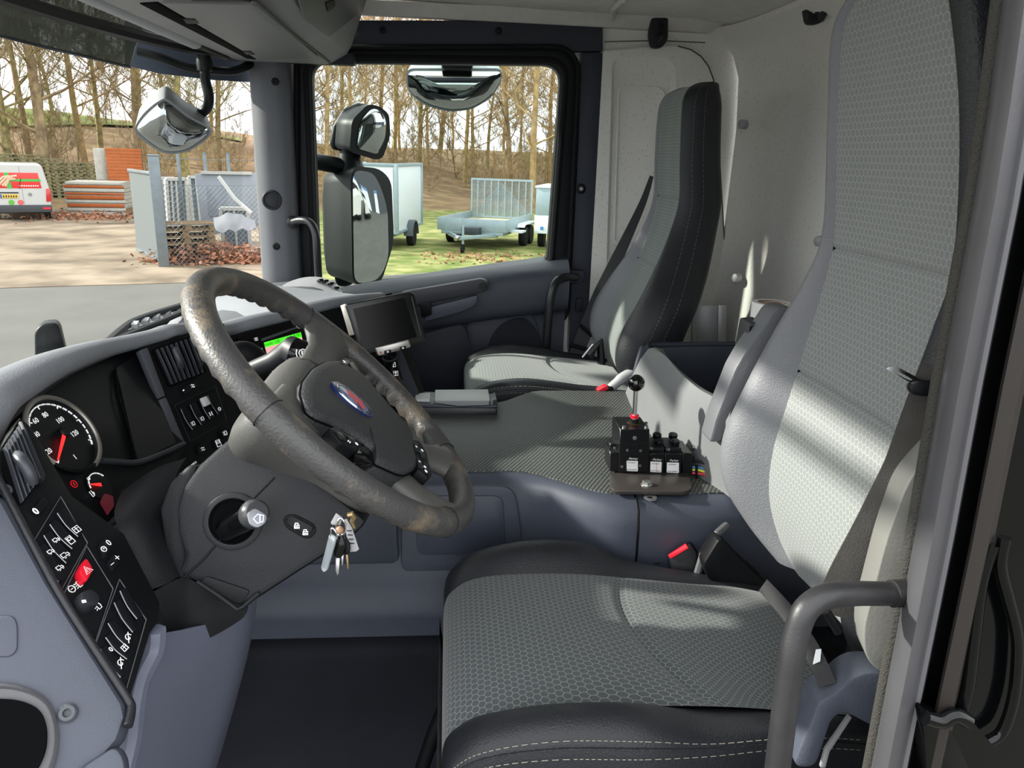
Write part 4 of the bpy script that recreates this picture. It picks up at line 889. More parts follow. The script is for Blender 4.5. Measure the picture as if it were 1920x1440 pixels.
obj('cover_seam', MB().tube([PK_.hit(x, y, .0008) for x, y in ((341, 1086), (380, 1050), (413, 1012), (470, 940), (514, 895))], .0014, 6), BLACK, col)
panel('lower_pocket', PK_, [(386, 1080), (470, 1108), (452, 1132), (440, 1130), (374, 1092)], .02, BLACK, col, off=.003, r=.006, bevel=.001)
obj('pocket_lip', MB().tube([PK_.hit(x, y, .002) for x, y in ((370, 1090), (410, 1116), (445, 1142), (456, 1138), (486, 1112))], .003, 6), SH, col)
rc = PK_.hit(437, 977)
rg = obj('stalk_collar', MB().lathe([(.036, -.002), (.036, .001), (.0345, .002), (.029, .002), (.027, -.004), (.024, -.010), (.0, -.010)], rc+PK_.n*.002, PK_.n, 36), COLM, col)
obj('collar_well', MB().lathe([(.0275, .0), (.0265, .003), (.025, .001), (0, .001)], rc+PK_.n*.0015, PK_.n, 30), MATTE, col)
st0, st1 = at(428, 992, .895), at(476, 964, .835)
obj('wiper_stalk', MB().tube([st0, st0.lerp(st1, .5), st0.lerp(st1, .92)], [.016, .0145, .0145], 12), GBLACK, col)
ax = (st1-st0).normalized()
kb = obj('stalk_knob', MB().lathe([(.012, -.012), (.0165, -.006), (.0175, .002), (.016, .008), (.0125, .012), (0, .012)], st1, ax, 20), mat('knob_satin', '3e3f42', .25), col)
PKN = Pl(0, 0, 0, ax, st1+ax*.0125)
panel('wiper_button', PKN, [(463, 962), (478, 952), (501, 966), (499, 980), (484, 990), (470, 984)], .004, mat('button_grey', '8a8c92', .35), kb, r=.004, off=.001, bevel=.001)
stroke('symbol', PKN, PKN.hit(485, 972, .002), .007, [[(-.9, .2), (0, .7), (.9, .2), (.5, -.7), (-.5, -.7), (-.9, .2)], [(0, -.7), (.3, .4)]], mat('icon_blue', 'eef0ff', .4, emit='dfe4ff', estr=.4), kb, .0006)
lb = panel('lock_switch_well', PK_, [(535, 966), (552, 964), (588, 982), (594, 996), (582, 1010), (570, 1010), (536, 990), (530, 976)], .012, BLACK, col, r=.005, off=.003, bevel=.002)
ls_ = panel('lock_switch', PK_, [(540, 970), (552, 968), (586, 986), (588, 994), (578, 1004), (570, 1004), (540, 986), (536, 978)], .006, RK, lb, r=.004, off=.006, bevel=.002)
for x, y in ((557, 986), (573, 998)): stroke('symbol', PK_, PK_.hit(x, y, .0065), .0042, [[(-.7, -.7), (.7, -.7), (.7, .2), (-.7, .2), (-.7, -.7)], [(-.5, .2), (-.5, .8), (.3, .8), (.3, .2)], [(-.5, -.3), (.5, -.3)]], ICON, ls_, .0007)
obj('ignition_barrel', MB().lathe([(.020, -.03), (.020, .0), (.017, .004), (0, .004)], at(640, 960, .94), (.5, -.75, -.4), 22), COLM, col)
# retarder lever on the far side
q0, q1, q2, q3 = at(440, 712, 1.20), at(478, 690, 1.19), at(535, 668, 1.18), at(566, 665, 1.16)
rt_ = obj('retarder_lever', MB().tube([q0, q1, q1.lerp(q2, .6), q2+V((0, 0, .006)), q2.lerp(q3, .4)+V((0, 0, .010)), q3], [.012, .013, .0145, .016, .021, .021], 14), mat('lever_satin', '26272a', .5), col)
kn_ = obj('lever_end', MB().tube([q3-V((.012, 0, -.004)), q3+V((.004, -.004, 0)), q3+V((.014, -.008, -.003))], [.0225, .022, .014], 18), GBLACK, col)
PKQ = Pl(0, 0, 0, (.3, -.9, .3), at(566, 662, 1.125))
stroke('symbol', PKQ, PKQ.hit(568, 662), .0085, [[(.7*math.cos(k*.7854), .7*math.sin(k*.7854)) for k in range(9)], [(-1, .7), (-1.15, 0), (-1, -.7)], [(1, .7), (1.15, 0), (1, -.7)], [(-.15, -.4), (-.15, .4), (.2, .3), (.2, 0), (-.15, 0)]], ICON, kn_, .0006)
obj('stalk_gaiter', MB().lathe([(.045, 0), (.043, .012), (.034, .020), (.02, .022), (0, .022)], at(455, 690, 1.26), (.5, -.85, .2), 24), BLACK, col)
# ---- the wheel
whl = thing('steering_wheel', WC, 'large worn leather-rimmed steering wheel with grey airbag hub', 'steering wheel')
def wornleather():
    m = mat('worn_rim', '3a3a3a', .42, bump=.5, bscale=260); n = m.node_tree; b = n.nodes['Principled BSDF']; co = n.nodes.new('ShaderNodeTexCoord')
    t = n.nodes.new('ShaderNodeTexNoise'); t.inputs['Scale'].default_value = 14; t.inputs['Detail'].default_value = 9; t.inputs['Roughness'].default_value = .7; n.links.new(co.outputs['Object'], t.inputs[0])
    r = n.nodes.new('ShaderNodeValToRGB'); r.color_ramp.elements[0].position = .52; r.color_ramp.elements[0].color = lin('434343'); r.color_ramp.elements[1].position = .68; r.color_ramp.elements[1].color = lin('766a5a')
    n.links.new(t.outputs['Fac'], r.inputs[0]); n.links.new(r.outputs[0], b.inputs['Base Color']); return m
WL = wornleather(); N = 168; rings = []
for k in range(N):
    th = 2*PI*k/N; dg = math.degrees(th); rad = -WA*math.cos(th)+WB*math.sin(th); c = WC+rad*.225
    f = 0.0
    d2 = min(dg, 360-dg)
    if 14 < d2 < 68 or 92 < d2 < 140: f = .30*(.5-.5*math.cos(math.radians((d2-14)/6.6*360)))
    ring = []
    for j in range(16):
        ph = 2*PI*j/16; dr_, dn = math.cos(ph), math.sin(ph); w = max(0, -dn*.8-dr_*.3)
        ring.append(c+(rad*dr_*1.0+WN*dn)*(.0188*(1-f*w+.05*max(0, math.cos(th)))))
    rings.append(ring)
obj('rim', MB().loft(rings, True, False, False, True), WL, whl, sharp=80)
def rimring(dg, r=.0195):
    th = math.radians(dg); rad = -WA*math.cos(th)+WB*math.sin(th); c = WC+rad*.225
    obj('rim_seam', MB().tube([c+(rad*math.cos(2*PI*j/20)+WN*math.sin(2*PI*j/20))*r for j in range(20)], .0007, 5, closed=True), mat('seam_dark', '1c1c1c', .6), whl)
for dg in (62, 288, 147, 213): rimring(dg)
HUBM = mat('hub_grey', '535351', .45, bump=.35, bscale=700); PADW = mat('airbag_pad', '323437', .5, bump=.9, bscale=330)
ho = [(-.088, 0), (-.087, .07), (-.080, .112), (-.05, .128), (.0, .112), (.05, .098), (.10, .098), (.132, .075), (.140, .035)]
ho = ho+[(u, -v) for u, v in ho[::-1][:-1]]; ho = ho[:len(ho)//2+1]+[(.141, 0)]+ho[len(ho)//2+1:] if False else ho
def hring(s, h, uo=0): return cat([wp(u*s+uo, v*s, h) for u, v in ho], 3, closed=True)
obj('hub_cover', MB().loft([hring(.62, -.125, -.02), hring(.82, -.098, -.012), hring(.96, -.072), hring(1.02, -.050), hring(.99, -.036), hring(.90, -.022), hring(.74, -.010), hring(.4, -.008)]), HUBM, whl, sharp=60)
for s in (1, -1):                     # spokes
    def spoke(p0, dg, w0, w1, w2, nm='spoke'):
        th = math.radians(dg)*s; rad = -WA*math.cos(th)+WB*math.sin(th); e = WC+rad*.219; tg_ = WA*math.sin(th)+WB*math.cos(th)
        p0 = wp(p0[0], p0[1]*s, -.016); rr = []
        for t, w in ((0, w0), (.25, (w0+w1)/2), (.5, w1), (.72, w1*1.08), (.88, (w1+w2)/2), (1, w2)):
            c = p0.lerp(e, t)+WN*(-.006*math.sin(PI*t)); hh = .011+.006*t
            rr.append([c+tg_*(w*math.cos(2*PI*j/16))+WN*(hh*math.sin(2*PI*j/16)) for j in range(16)])
        obj(nm, MB().loft(rr), HUBM if nm == 'spoke' else HUBM, whl, sharp=70)
    spoke((-.03, .08), 74, .045, .032, .056); spoke((.09, .05), 154, .040, .026, .042)
WP = Pl(0, 0, 0, WN, WC+WN*.002)
po = [(630, 679), (607, 680), (584, 693), (566, 717), (562, 740), (572, 775), (590, 787), (619, 798), (648, 812), (680, 833), (698, 848), (701, 871), (744, 890), (757, 892), (783, 880), (770, 815), (759, 800), (720, 756), (680, 708), (660, 692)]
pp = rnd(WP.poly(po), .006, 2); pc = sum(pp, V())/len(pp)
obj('airbag_pad', MB().loft([[p-WN*.022 for p in pp], [p for p in pp], [pc+(p-pc)*.965+WN*.006 for p in pp], [pc+(p-pc)*.85+WN*.010 for p in pp], [pc+(p-pc)*.5+WN*.013 for p in pp], [pc+(p-pc)*.1+WN*.0135 for p in pp]]), PADW, whl, sharp=70)
obj('pad_gap', MB().tube([p-WN*.0005 for p in pp], .0014, 6, closed=True), MATTE, whl)
# emblem: blue-edged oval plate with a red beast on a pale field
WE = Pl(0, 0, 0, WN, WC+WN*.0165)
ec = WE.hit(661, 749); eu = (WE.hit(690, 772)-WE.hit(632, 728)).normalized(); ev = WN.cross(eu); ea, eb = .036, .0255
def ell(a, b, h=0, n=32): return [ec+eu*(a*math.cos(2*PI*k/n))+ev*(b*math.sin(2*PI*k/n))+WN*h for k in range(n)]
em = obj('emblem', MB().loft([ell(ea, eb, -.004), ell(ea, eb, .0005), ell(ea*.93, eb*.93, .002), ell(.001, .001, .0022)]), mat('emblem_blue', '16285e', .2, coat=.6), whl)
obj('emblem_ring', MB().tube(ell(ea*.78, eb*.84, .0021), .0008, 6, closed=True), CHROME, em)
obj('emblem_ring', MB().tube(ell(ea*.92, eb*.95, .0018), .0006, 6, closed=True), CHROME, em)
obj('emblem_field', MB().loft([ell(ea*.72, eb*.78, .002), ell(ea*.68, eb*.72, .0028)]), mat('emblem_sky', '9fb4cc', .2, coat=.5, col2='3a4a78', vscale=30), em)
beast = [(.52, -.28), (.46, .10), (.30, .30), (.22, .18), (.06, .38), (-.04, .22), (-.22, .34), (-.36, .12), (-.22, .02), (-.30, -.16), (-.06, -.08), (.10, -.34), (.16, -.12), (.34, -.38)]
obj('emblem_beast', MB().prism([ec+eu*(ea*x)+ev*(eb*y*1.5)+WN*.0026 for x, y in beast], WN*.0008), mat('emblem_red', 'c8283a', .3), em)
# button pods
def pod(pl, q, strips, off=.006):
    t = panel('button_pod', pl, q, .015, BLACK, whl, r=.003, off=off, bevel=.0015)
    for s in strips: panel('pod_button', pl, s, .003, mat('pod_key', '23262a', .3), t, r=.001, off=off+.002, bevel=.0008)
    return t
t = pod(WP, [(632, 682), (646, 670), (662, 674), (680, 702), (668, 706)], [[(638, 681), (648, 674), (656, 677), (650, 686)], [(655, 680), (661, 678), (674, 700), (666, 702)]], .008)
stroke('symbol', WP, WP.hit(645, 679, .0105), .004, [[(-.8, 0), (.8, 0), (.2, .6)], [(.8, 0), (.2, -.6)]], ICON, t, .0006)
t = pod(WP, [(617, 802), (628, 800), (668, 822), (681, 834), (668, 846), (640, 830)], [[(630, 808), (640, 811), (652, 826), (640, 822)], [(652, 816), (664, 822), (668, 832), (656, 828)]], .008)
stroke('symbol', WP, WP.hit(654, 829, .0105), .0032, G['wave'], ICON, t, .0004); stroke('symbol', WP, WP.hit(668, 833, .0105), .0028, G['ring'], ICON, t, .0004)
t = pod(WP, [(774, 824), (786, 826), (800, 850), (810, 892), (804, 898), (784, 880)], [[(777, 830), (784, 831), (788, 848), (780, 846)], [(786, 834), (796, 848), (798, 858), (790, 858)], [(783, 858), (790, 862), (794, 878), (786, 876)], [(794, 864), (801, 868), (806, 888), (798, 886)]], .008)
for x, y, g in ((780, 838, 'plus'), (791, 845, 'ring'), (786, 866, 'plus'), (796, 876, 'ring'), (798, 884, 'book')): stroke('symbol', WP, WP.hit(x, y, .0108), .0028, G[g], ICON, t, .0004)
panel('spoke_trim', WP, [(663, 846), (684, 834), (699, 850), (700, 870), (680, 872), (664, 868)], .012, GBLACK, whl, r=.004, off=.002)
# ================================================================== CONTROL VALVE WITH BALL LEVER
VB = mat('anodised_black', '0c0d10', .3, bump=.05); VBT = mat('anodised_edge', '16181c', .35)
va = thing('valve_lever_block', at(1220, 915, Z=-.597), 'black valve block with ball-topped lever bolted to the tunnel mat', 'control lever')
PZ = Pl(0, 0, 0, (0, 0, 1), V((0, 0, -.586)))
panel('base_plate', PZ, [(1143, 886), (1143, 911), (1152, 919), (1284, 922), (1298, 914), (1291, 886)], .008, mat('plate_steel', '4a4542', .4, metal=.5, bump=.1, bscale=40), va, r=.010, bevel=.0012)
PV = Pl(1220, 870, 1.365, (0, -1, 0)); D8 = V((0, .075, 0))
def vblk(name, q, d=.075, off=0, m=VB): 
    return obj(name, MB().prism(PV.poly(q, off), (0, d, 0)), m, va, bevel=.0012, seg=1)
vblk('end_plate', [(1144, 848), (1161, 848), (1160, 884), (1144, 884)], .055, -.006); vblk('end_flange', [(1144, 832), (1161, 832), (1161, 849), (1144, 849)], .025, -.035)
mbk = vblk('lever_housing', [(1163, 805), (1218, 805), (1218, 886), (1160, 886)], .075)
obj('groove', MB().beam(PV.hit(1162, 830, .0006), PV.hit(1218, 830, .0006), .001, .0012), VBT, mbk)
v2 = vblk('valve_section', [(1219, 850), (1246, 850), (1245, 886.5), (1218.5, 886)], .075, .001); v3 = vblk('valve_section', [(1247, 850), (1279, 851), (1278, 887), (1246, 886.5)], .075, .001)
vblk('valve_cap', [(1220, 840), (1246, 840), (1246, 850), (1220, 850)], .06, -.012, VBT); vblk('valve_cap', [(1248, 840), (1278, 840), (1278, 851), (1248, 851)], .06, -.012, VBT)
vblk('end_plate', [(1280, 849), (1299, 850), (1298, 887), (1279, 887)], .07, 0)
for x in (1156, 1281): obj('standoff', MB().prism(PV.poly([(x-4, 883), (x+4, 883), (x+4, 897), (x-4, 896)], -.02), (0, .03, 0)), VB, va)
for (px, py) in ((1170, 802), (1212, 802), (1166, 795), (1211, 795)):
    y = 1.375 if py > 799 else 1.425; c = at(px, py, y); obj('screw', MB().lathe([(.004, -.002), (.004, .003), (.003, .004), (0, .004)], c, (0, 0, 1), 12), STEEL, mbk)
for (px, py) in ((1176, 844), (1201, 845), (1166, 875), (1200, 873), (1152, 840)): obj('screw', MB().lathe([(.0028, 0), (.0028, .001), (0, .0012)], PV.hit(px, py, .0002), (0, -1, 0), 10), STEEL, mbk)
obj('screw', MB().lathe([(.004, 0), (.004, .0015), (0, .002)], PV.hit(1190, 821, .0002), (0, -1, 0), 14), STEEL, mbk)
for (px, py), o in (((1221, 842), v2), ((1252, 844), v3)): obj('screw', MB().lathe([(.004, -.002), (.004, .002), (0, .003)], PV.hit(px, py, -.006), (0, -.5, 1), 12), STEEL, o)
LABW = mat('label_white', 'eceded', .5); TXT = mat('label_text', '303236', .6)
for i, q in enumerate(([(1175, 856), (1196, 856.5), (1196, 884), (1175, 883)], [(1220, 857.5), (1241, 858.5), (1240, 886), (1219, 885)], [(1251, 859.5), (1273, 860), (1273, 887), (1250, 886)])):
    ow = (mbk, v2, v3)[i]; l = panel('label', PV, q, .0006, LABW, ow, r=.002, off=.0018, bevel=0)
    bq = [q[0], q[1], lerp2(q[1], q[2], .28), lerp2(q[0], q[3], .28)]
    panel('label_band', PV, bq, .0006, VB, l, off=.0022, bevel=0)
    c_ = PV.hit((bq[0][0]+bq[2][0])/2+1.5, (bq[0][1]+bq[2][1])/2, .0028); u_ = (PV.hit(*q[1])-PV.hit(*q[0])).normalized()
    text('lettering', '-Parker', .0062, c_, u_, V((0, 0, 1)), LABW, l)
    for k in (.42, .9):
        a, b = PV.hit(*lerp2(lerp2(q[0], q[3], k), lerp2(q[1], q[2], k), .1), .0024), PV.hit(*lerp2(lerp2(q[0], q[3], k), lerp2(q[1], q[2], k), .8), .0024)
        text('lettering', ('VALVE BODY' if k < .5 else 'made for hydraulics'), .0026, (a+b)/2, u_, V((0, 0, 1)), TXT, l)
    if i == 1: obj('red_mark', MB().beam(PV.hit(1231, 868, .0024), PV.hit(1231, 885, .0024), .0008, .0004), REDP, l)
lv0, lv1 = at(1189, 797, 1.402), at(1193, 718, 1.405)
obj('gasket_ring', MB().lathe([(.015, .0), (.015, .004), (.012, .006), (.010, .006), (.0, .006)], lv0, (0, 0, 1), 26), mat('brass_dark', '4c3d22', .4, metal=.7), mbk)
obj('collar', MB().lathe([(.010, .004), (.010, .010), (.006, .012), (0, .012)], lv0, (0, 0, 1), 20), BLACK, mbk)
lev = obj('lever_rod', MB().tube([lv0, lv1], .0046, 14), STEEL, va)
obj('red_ring', MB().lathe([(.0048, -.003), (.0085, -.003), (.0085, .003), (.0048, .003)], lv0.lerp(lv1, .21), lv1-lv0, 20), REDP, lev)
obj('ball_knob', MB().lathe([(.0165*math.sin(PI*k/14), -.0165*math.cos(PI*k/14)) for k in range(15)], lv1, (0, 0, 1), 26), mat('ball_black', '050506', .06, coat=.5), lev)
for px, py, y, o in ((1232, 817, 1.425, v2), (1236, 829, 1.395, v2), (1262, 817, 1.425, v3), (1266, 829, 1.395, v3)):
    obj('override_knob', MB().lathe([(.006, -.014), (.006, -.006), (.0088, -.004), (.0092, .003), (.008, .0045), (0, .0048)], at(px, py, y), (0, -.12, 1), 20), VB, o)
BOLT = mat('zinc_bolt', 'c9cac8', .3, metal=.9)
bc = PZ.hit(1212, 909, .0); obj('hex_bolt', MB().lathe([(.011, 0), (.011, .0015)], bc, (0, 0, 1), 20).lathe([(.0085, .0015), (.0085, .007), (.007, .008), (0, .008)], bc, (0, 0, 1), 6), BOLT, va, sharp=25)
obj('washer', MB().lathe([(.012, -.002), (.012, .001), (.006, .001), (.006, -.002)], V((bc.x, bc.y-.033, -.5965)), (0, 0, 1), 22), BOLT, va)
for l, c_, r_ in (([(1300, 838, 1.40), (1308, 840, 1.40), (1320, 848, 1.38), (1336, 862, 1.35)], VB, .0035), ([(1300, 857, 1.40), (1312, 858, 1.39), (1334, 866, 1.36)], VB, .003), ([(1300, 864, 1.38), (1314, 866, 1.37), (1334, 874, 1.35)], VB, .003)):
    obj('hose', MB().tube(cat(pts(l), 4), r_, 8), c_, va)
obj('hose_fitting', MB().tube(pts([(1297, 838, 1.40), (1305, 839, 1.40)]), .006, 8), STEEL, va)
for l, h in (([(1298, 876, 1.375), (1312, 877, 1.37), (1336, 884, 1.35)], '2f86c4'), ([(1298, 881, 1.372), (1312, 882, 1.367), (1336, 889, 1.348)], 'd8d23c'), ([(1298, 887, 1.37), (1312, 888, 1.365), (1336, 893, 1.346)], 'd03038')):
    obj('wire', MB().tube(cat(pts(l), 4), .0024, 6), mat('wire_'+h, h, .4), va)
obj('cable_tie', MB().beam(at(1306, 873, 1.366), at(1305, 896, 1.366), .004, .004, (0, 1, 0)), BLACK, va)
# ================================================================== TABLET MONITOR ON ITS ARM
tb = thing('monitor', at(740, 660, 1.66), 'black flat monitor with silver bracket mounted beside the steering wheel', 'monitor')
PM = Pl(715, 600, 1.63, (.28, -.93, .22))
panel('housing', PM, [(648, 570), (768, 546), (777, 550), (799, 634), (794, 642), (690, 664), (676, 660)], .022, mat('monitor_black', '0d0e10', .3), tb, r=.006, bevel=.003)
panel('screen', PM, [(662, 579), (758, 558), (782, 632), (682, 656)], .002, mat('screen_off', '030405', .2, spec=.2), tb, off=.0008, bevel=0)
obj('screen_glint', MB().tube(PM.poly([(772, 556), (789, 629)], .001), .0012, 5), BEZ, tb)
panel('side_bezel', Pl(645, 600, 1.628, (-.5, -.8, .2)), [(637, 573), (648, 569), (664, 628), (654, 630)], .012, mat('bezel_silver', '77746f', .4, metal=.4), tb, r=.003, bevel=.002)
br = panel('control_bar', PM, [(703, 652), (767, 636), (771, 651), (710, 668)], .016, mat('bar_silver', 'a9a7a2', .3, metal=.8), tb, r=.004, off=.012, bevel=.002)
for q in ([(720, 658), (733, 655), (734, 661), (721, 664)], [(749, 651), (761, 648), (762, 654), (750, 657)]):
    b_ = panel('bar_button', PM, q, .003, BLACK, br, r=.002, off=.0135, bevel=.0006); c_ = (sum(x for x, y in q)/4, sum(y for x, y in q)/4)
    stroke('symbol', PM, PM.hit(*c_, .0138), .0022, G['ring'], ICON, b_, .0004)
u_ = (PM.hit(767, 636)-PM.hit(703, 652)).normalized(); text('lettering', 'CAMERA', .0045, PM.hit(741, 656, .0128), u_, PM.n.cross(u_), TXT, br)
obj('bar_lamp', MB().lathe([(.002, 0), (.0015, .001), (0, .001)], PM.hit(714, 661, .0125), PM.n, 10), REDP, br)
obj('mount_arm', MB().tube(cat([PM.hit(735, 664, -.02), at(728, 690, 1.70), at(735, 720, 1.74)], 4), .010, 10), BLACK, tb)
obj('mount_cable', MB().tube(cat([PM.hit(745, 660, .004), PM.hit(746, 672, .004), PM.hit(728, 678, -.005), PM.hit(716, 672, -.01)], 5), .003, 8), BLACK, tb)
# ================================================================== FOLDED TRAY WITH GREY BOX ON THE TUNNEL
tr = thing('document_tray', at(870, 786, 1.75), 'black folding tray on the tunnel mat under a grey lidded box', 'tray')
PTY = Pl(870, 770, 1.75, (0, -1, 0))
obj('tray_base', MB().prism(PTY.poly([(760, 764), (930, 765), (933, 767), (932, 782), (820, 787), (760, 788)]), (0, .12, 0)), mat('tray_black', '1c1e24', .4), tr, bevel=.004)
obj('tray_lid', MB().prism(PTY.poly([(760, 756), (822, 758), (860, 763), (925, 761), (933, 757), (933, 766), (760, 768)], -.004), (0, .10, 0)), mat('tray_blue', '2b2f3a', .45), tr, bevel=.003)
obj('hinge', MB().tube([PTY.hit(928, 754, -.004), PTY.hit(928, 754, -.05)], .006, 8), BLACK, tr)
gb = thing('grey_box', at(866, 762, 1.77), 'flat light grey box lying on the black folding tray', 'box')
obj('box_body', MB().prism(PTY.poly([(816, 751), (917, 751), (917, 764), (860, 764), (816, 758)], -.012), (0, .075, 0)), mat('box_grey', '8f9294', .5), gb, bevel=.002)
obj('box_lid', MB().prism(PTY.poly([(815, 749), (918, 748), (918, 752.5), (815, 752.5)], -.010), (0, .08, 0)), mat('box_lid', 'b9bcbb', .5), gb, bevel=.001)
obj('lid_inset', MB().prism([V((p.x, p.y, p.z)) for p in [at(822, 748, 1.785), at(911, 747, 1.785), at(905, 744.5, 1.825), at(824, 745.5, 1.825)]], (0, 0, .001)), mat('inset_white', 'd0d3d0', .6), gb)
cdx = obj('paper_card', MB().prism(PTY.poly([(778, 749), (806, 748), (806, 756), (778, 757)], -.02), (0, .05, 0)), mat('card_grey', 'c4c8c8', .7), label='pale grey card lying left of the grey box on the tray', cat_='card')
# ================================================================== KEYS
ky = thing('key_bunch', at(640, 1070, .85), 'bunch of keys with plastic and paper tags hanging below the steering column', 'keys')
YK = .83
obj('split_ring', MB().tube(cat(pts([(640, 972), (648, 985), (645, 1000), (634, 1003), (629, 990), (634, 976)], YK), 4, closed=True), .0012, 6, closed=True), CHROME, ky)
obj('tag_ring', MB().tube(cat(pts([(622, 990), (630, 998), (632, 1008), (626, 1012), (620, 1003)], YK-.01), 4, closed=True), .001, 6, closed=True), CHROME, ky)
PKY = Pl(640, 1010, YK, (-.2, -.95, .2))
panel('plastic_fob', Pl(615, 1030, YK-.01, (-.6, -.8, .1)), [(617, 1001), (629, 1008), (626, 1022), (612, 1070), (606, 1074), (601, 1065)], .003, mat('clear_fob', 'aab2b8', .15, alpha=.55), ky, r=.003, bevel=.0008)
kh = panel('key_head', PKY, [(628, 1010), (636, 1002), (643, 1006), (646, 1024), (643, 1042), (634, 1048), (625, 1042), (624, 1028)], .006, GBLACK, ky, r=.003, off=.004, bevel=.0015)
panel('key_head', PKY, [(640, 1006), (648, 1008), (655, 1022), (655, 1036), (648, 1044), (642, 1030)], .005, BLACK, ky, r=.003, off=-.004, bevel=.0015)
for q, m_ in (([(629, 1046), (637, 1047), (635, 1076), (632, 1079), (629, 1070)], STEEL), ([(640, 1040), (644, 1040), (643, 1060), (640, 1060)], STEEL), ([(648, 1040), (652, 1040), (654, 1066), (651, 1068)], mat('old_brass', '8f7a55', .35, metal=.8))):
    panel('key_blade', PKY, q, .002, m_, ky, off=0, bevel=.0004)
panel('paper_tag', PKY, [(644, 975), (650, 973), (660, 990), (673, 1030), (668, 1034), (656, 1035), (650, 1005)], .001, mat('tag_white', '9c9c9f', .6), ky, off=-.010, bevel=.0002)
for k in range(4): obj('tag_line', MB().beam(PKY.hit(650+k*2, 995+k*8, -.0095), PKY.hit(660+k*1.5, 995+k*8, -.0095), .0012, .0004, PKY.n), VB, ky)
panel('paper_tag', PKY, [(630, 962), (642, 970), (638, 985), (622, 984), (620, 980)], .001, mat('tag_grey', '8e8f92', .5), ky, off=.003, bevel=.0002)
obj('brass_key', MB().tube(pts([(652, 966), (660, 964), (664, 970), (660, 978), (665, 990)], YK-.01), [.003, .004, .0035, .0025, .0018], 8), mat('brass', '9a8862', .35, metal=.8), ky)
obj('leather_bead', MB().lathe([(.0048*math.sin(PI*k/8), -.0048*math.cos(PI*k/8)) for k in range(9)], at(637, 994, YK-.008), (0, 0, 1), 14), mat('bead_tan', '9c7a60', .6), ky)
# ================================================================== GRAB HANDLES
def grab(name_label, l, r, m, ends=()):
    p = cat(pts(l), 6); t = thing('grab_handle', p[-1], name_label, 'grab handle')
    obj('bar', MB().tube(p, r, 16), m, t)
    return t
HM = mat('handle_black', '1c1e22', .35, bump=.1)
t = grab('black bent grab handle on the passenger front pillar', [(548, 417, 2.47), (565, 413, 2.44), (582, 418, 2.42), (592, 440, 2.41), (595, 480, 2.41), (597, 520, 2.42)], .012, HM); obj('foot', MB().lathe([(.02, -.01), (.02, .01), (.012, .016), (0, .016)], at(550, 417, 2.475), (.3, -1, 0), 16), HM, t)
t = grab('black bent grab handle behind the passenger door beside the belt', [(1080, 520, 2.53), (1060, 520, 2.47), (1042, 530, 2.44), (1032, 560, 2.43), (1027, 610, 2.43), (1024, 660, 2.44)], .014, HM)
panel('foot', Pl(1080, 518, 2.525, (0, -1, 0)), [(1064, 506), (1096, 508), (1097, 524), (1088, 532), (1066, 532)], .04, TRIMB, t, r=.01, bevel=.006)
HG = mat('handle_grey', '252527', .45, var=.18, vscale=30, bump=.1)
t = grab('large worn grey grab handle on the near door pillar in front of the driver seat', [(1712, 1112, .60), (1660, 1113, .598), (1600, 1113, .585), (1550, 1118, .57), (1512, 1142, .562), (1493, 1190, .558), (1482, 1250, .553), (1470, 1340, .548), (1458, 1440, .543), (1449, 1530, .54)], .0112, HG)
obj('collar', MB().tube(pts([(1672, 1113, .598), (1700, 1112, .60)]), .0128, 16), HG, t)
# ================================================================== NEAR DOOR PILLAR (driver side)
Z0, Z1 = -1.25, .48
def pil(px, Y, y=700): q = at(px, y, Y); return (q.x, q.y)
def PX0(z):
    t = [(-2, .006), (-.59, .006), (-.325, .004), (-.17, 0), (.008, -.002), (.124, -.010), (.5, -.035)]
    for a, b in zip(t, t[1:]):
        if a[0] <= z <= b[0]: return a[1]+(b[1]-a[1])*(z-a[0])/(b[0]-a[0])
    return 0
def vext(name, pr, m, parent=None, lean=.022, **k):
    zc = -.17; return obj(name, MB().loft([[V((x+PX0(z), y, z)) for x, y in pr] for z in [Z0+(Z1-Z0)*i/24 for i in range(25)]]), m, parent, **k)
dp = thing('trim_6', (.45, .6, Z0), kind='structure')
sx, sy = pil(1762, .612)
vext('rubber_seal', [(sx+.0062*math.cos(a*PI/6), sy+.0062*math.sin(a*PI/6)) for a in range(12)], mat('seal_fuzzy', '34332f', .85, bump=1, bscale=500), dp)
vext('pillar_trim', [pil(1764, .615), pil(1772, .590), pil(1784, .572), pil(1804, .563), pil(1824, .566), pil(1836, .576), pil(1838, .60)], mat('pillar_grey', '4a4a4d', .38, bump=.1, var=.08, vscale=12), dp, sharp=70)
vext('pillar_edge', [pil(1836, .578), pil(1846, .576), pil(1850, .60), pil(1836, .61)], mat('edge_light', '66666a', .4), dp)
vext('pillar_body', [pil(1848, .600), pil(1876, .596), pil(1880, .575), (.555, .57), (.70, .56), (1.1, .55), (1.1, .60), (.52, .63)], GBLACK, dp, lean=.022, sharp=30)
vext('sill_strip', [pil(1880, .574), pil(1886, .568), pil(1918, .560), pil(1928, .572)], mat('primer_taupe', '2b2724', .5), dp)
PX_ = Pl(1860, 1200, .566, (-.05, -1, 0))
lp = cat(PX_.poly([(1884, 1008), (1876, 1060), (1890, 1120), (1905, 1180), (1908, 1230), (1900, 1310), (1880, 1370), (1855, 1390)], .004), 6)
obj('body_bead', MB().tube(lp, .0055, 10), GBLACK, dp)
lp = cat(PX_.poly([(1862, 1020), (1840, 1090), (1826, 1200), (1815, 1290), (1800, 1340)], .002), 6); obj('body_bead', MB().tube(lp, .006, 10), GBLACK, dp)
stk = thing('door_striker', PX_.hit(1770, 1370), 'glossy black door striker at the bottom of the near pillar', 'striker')
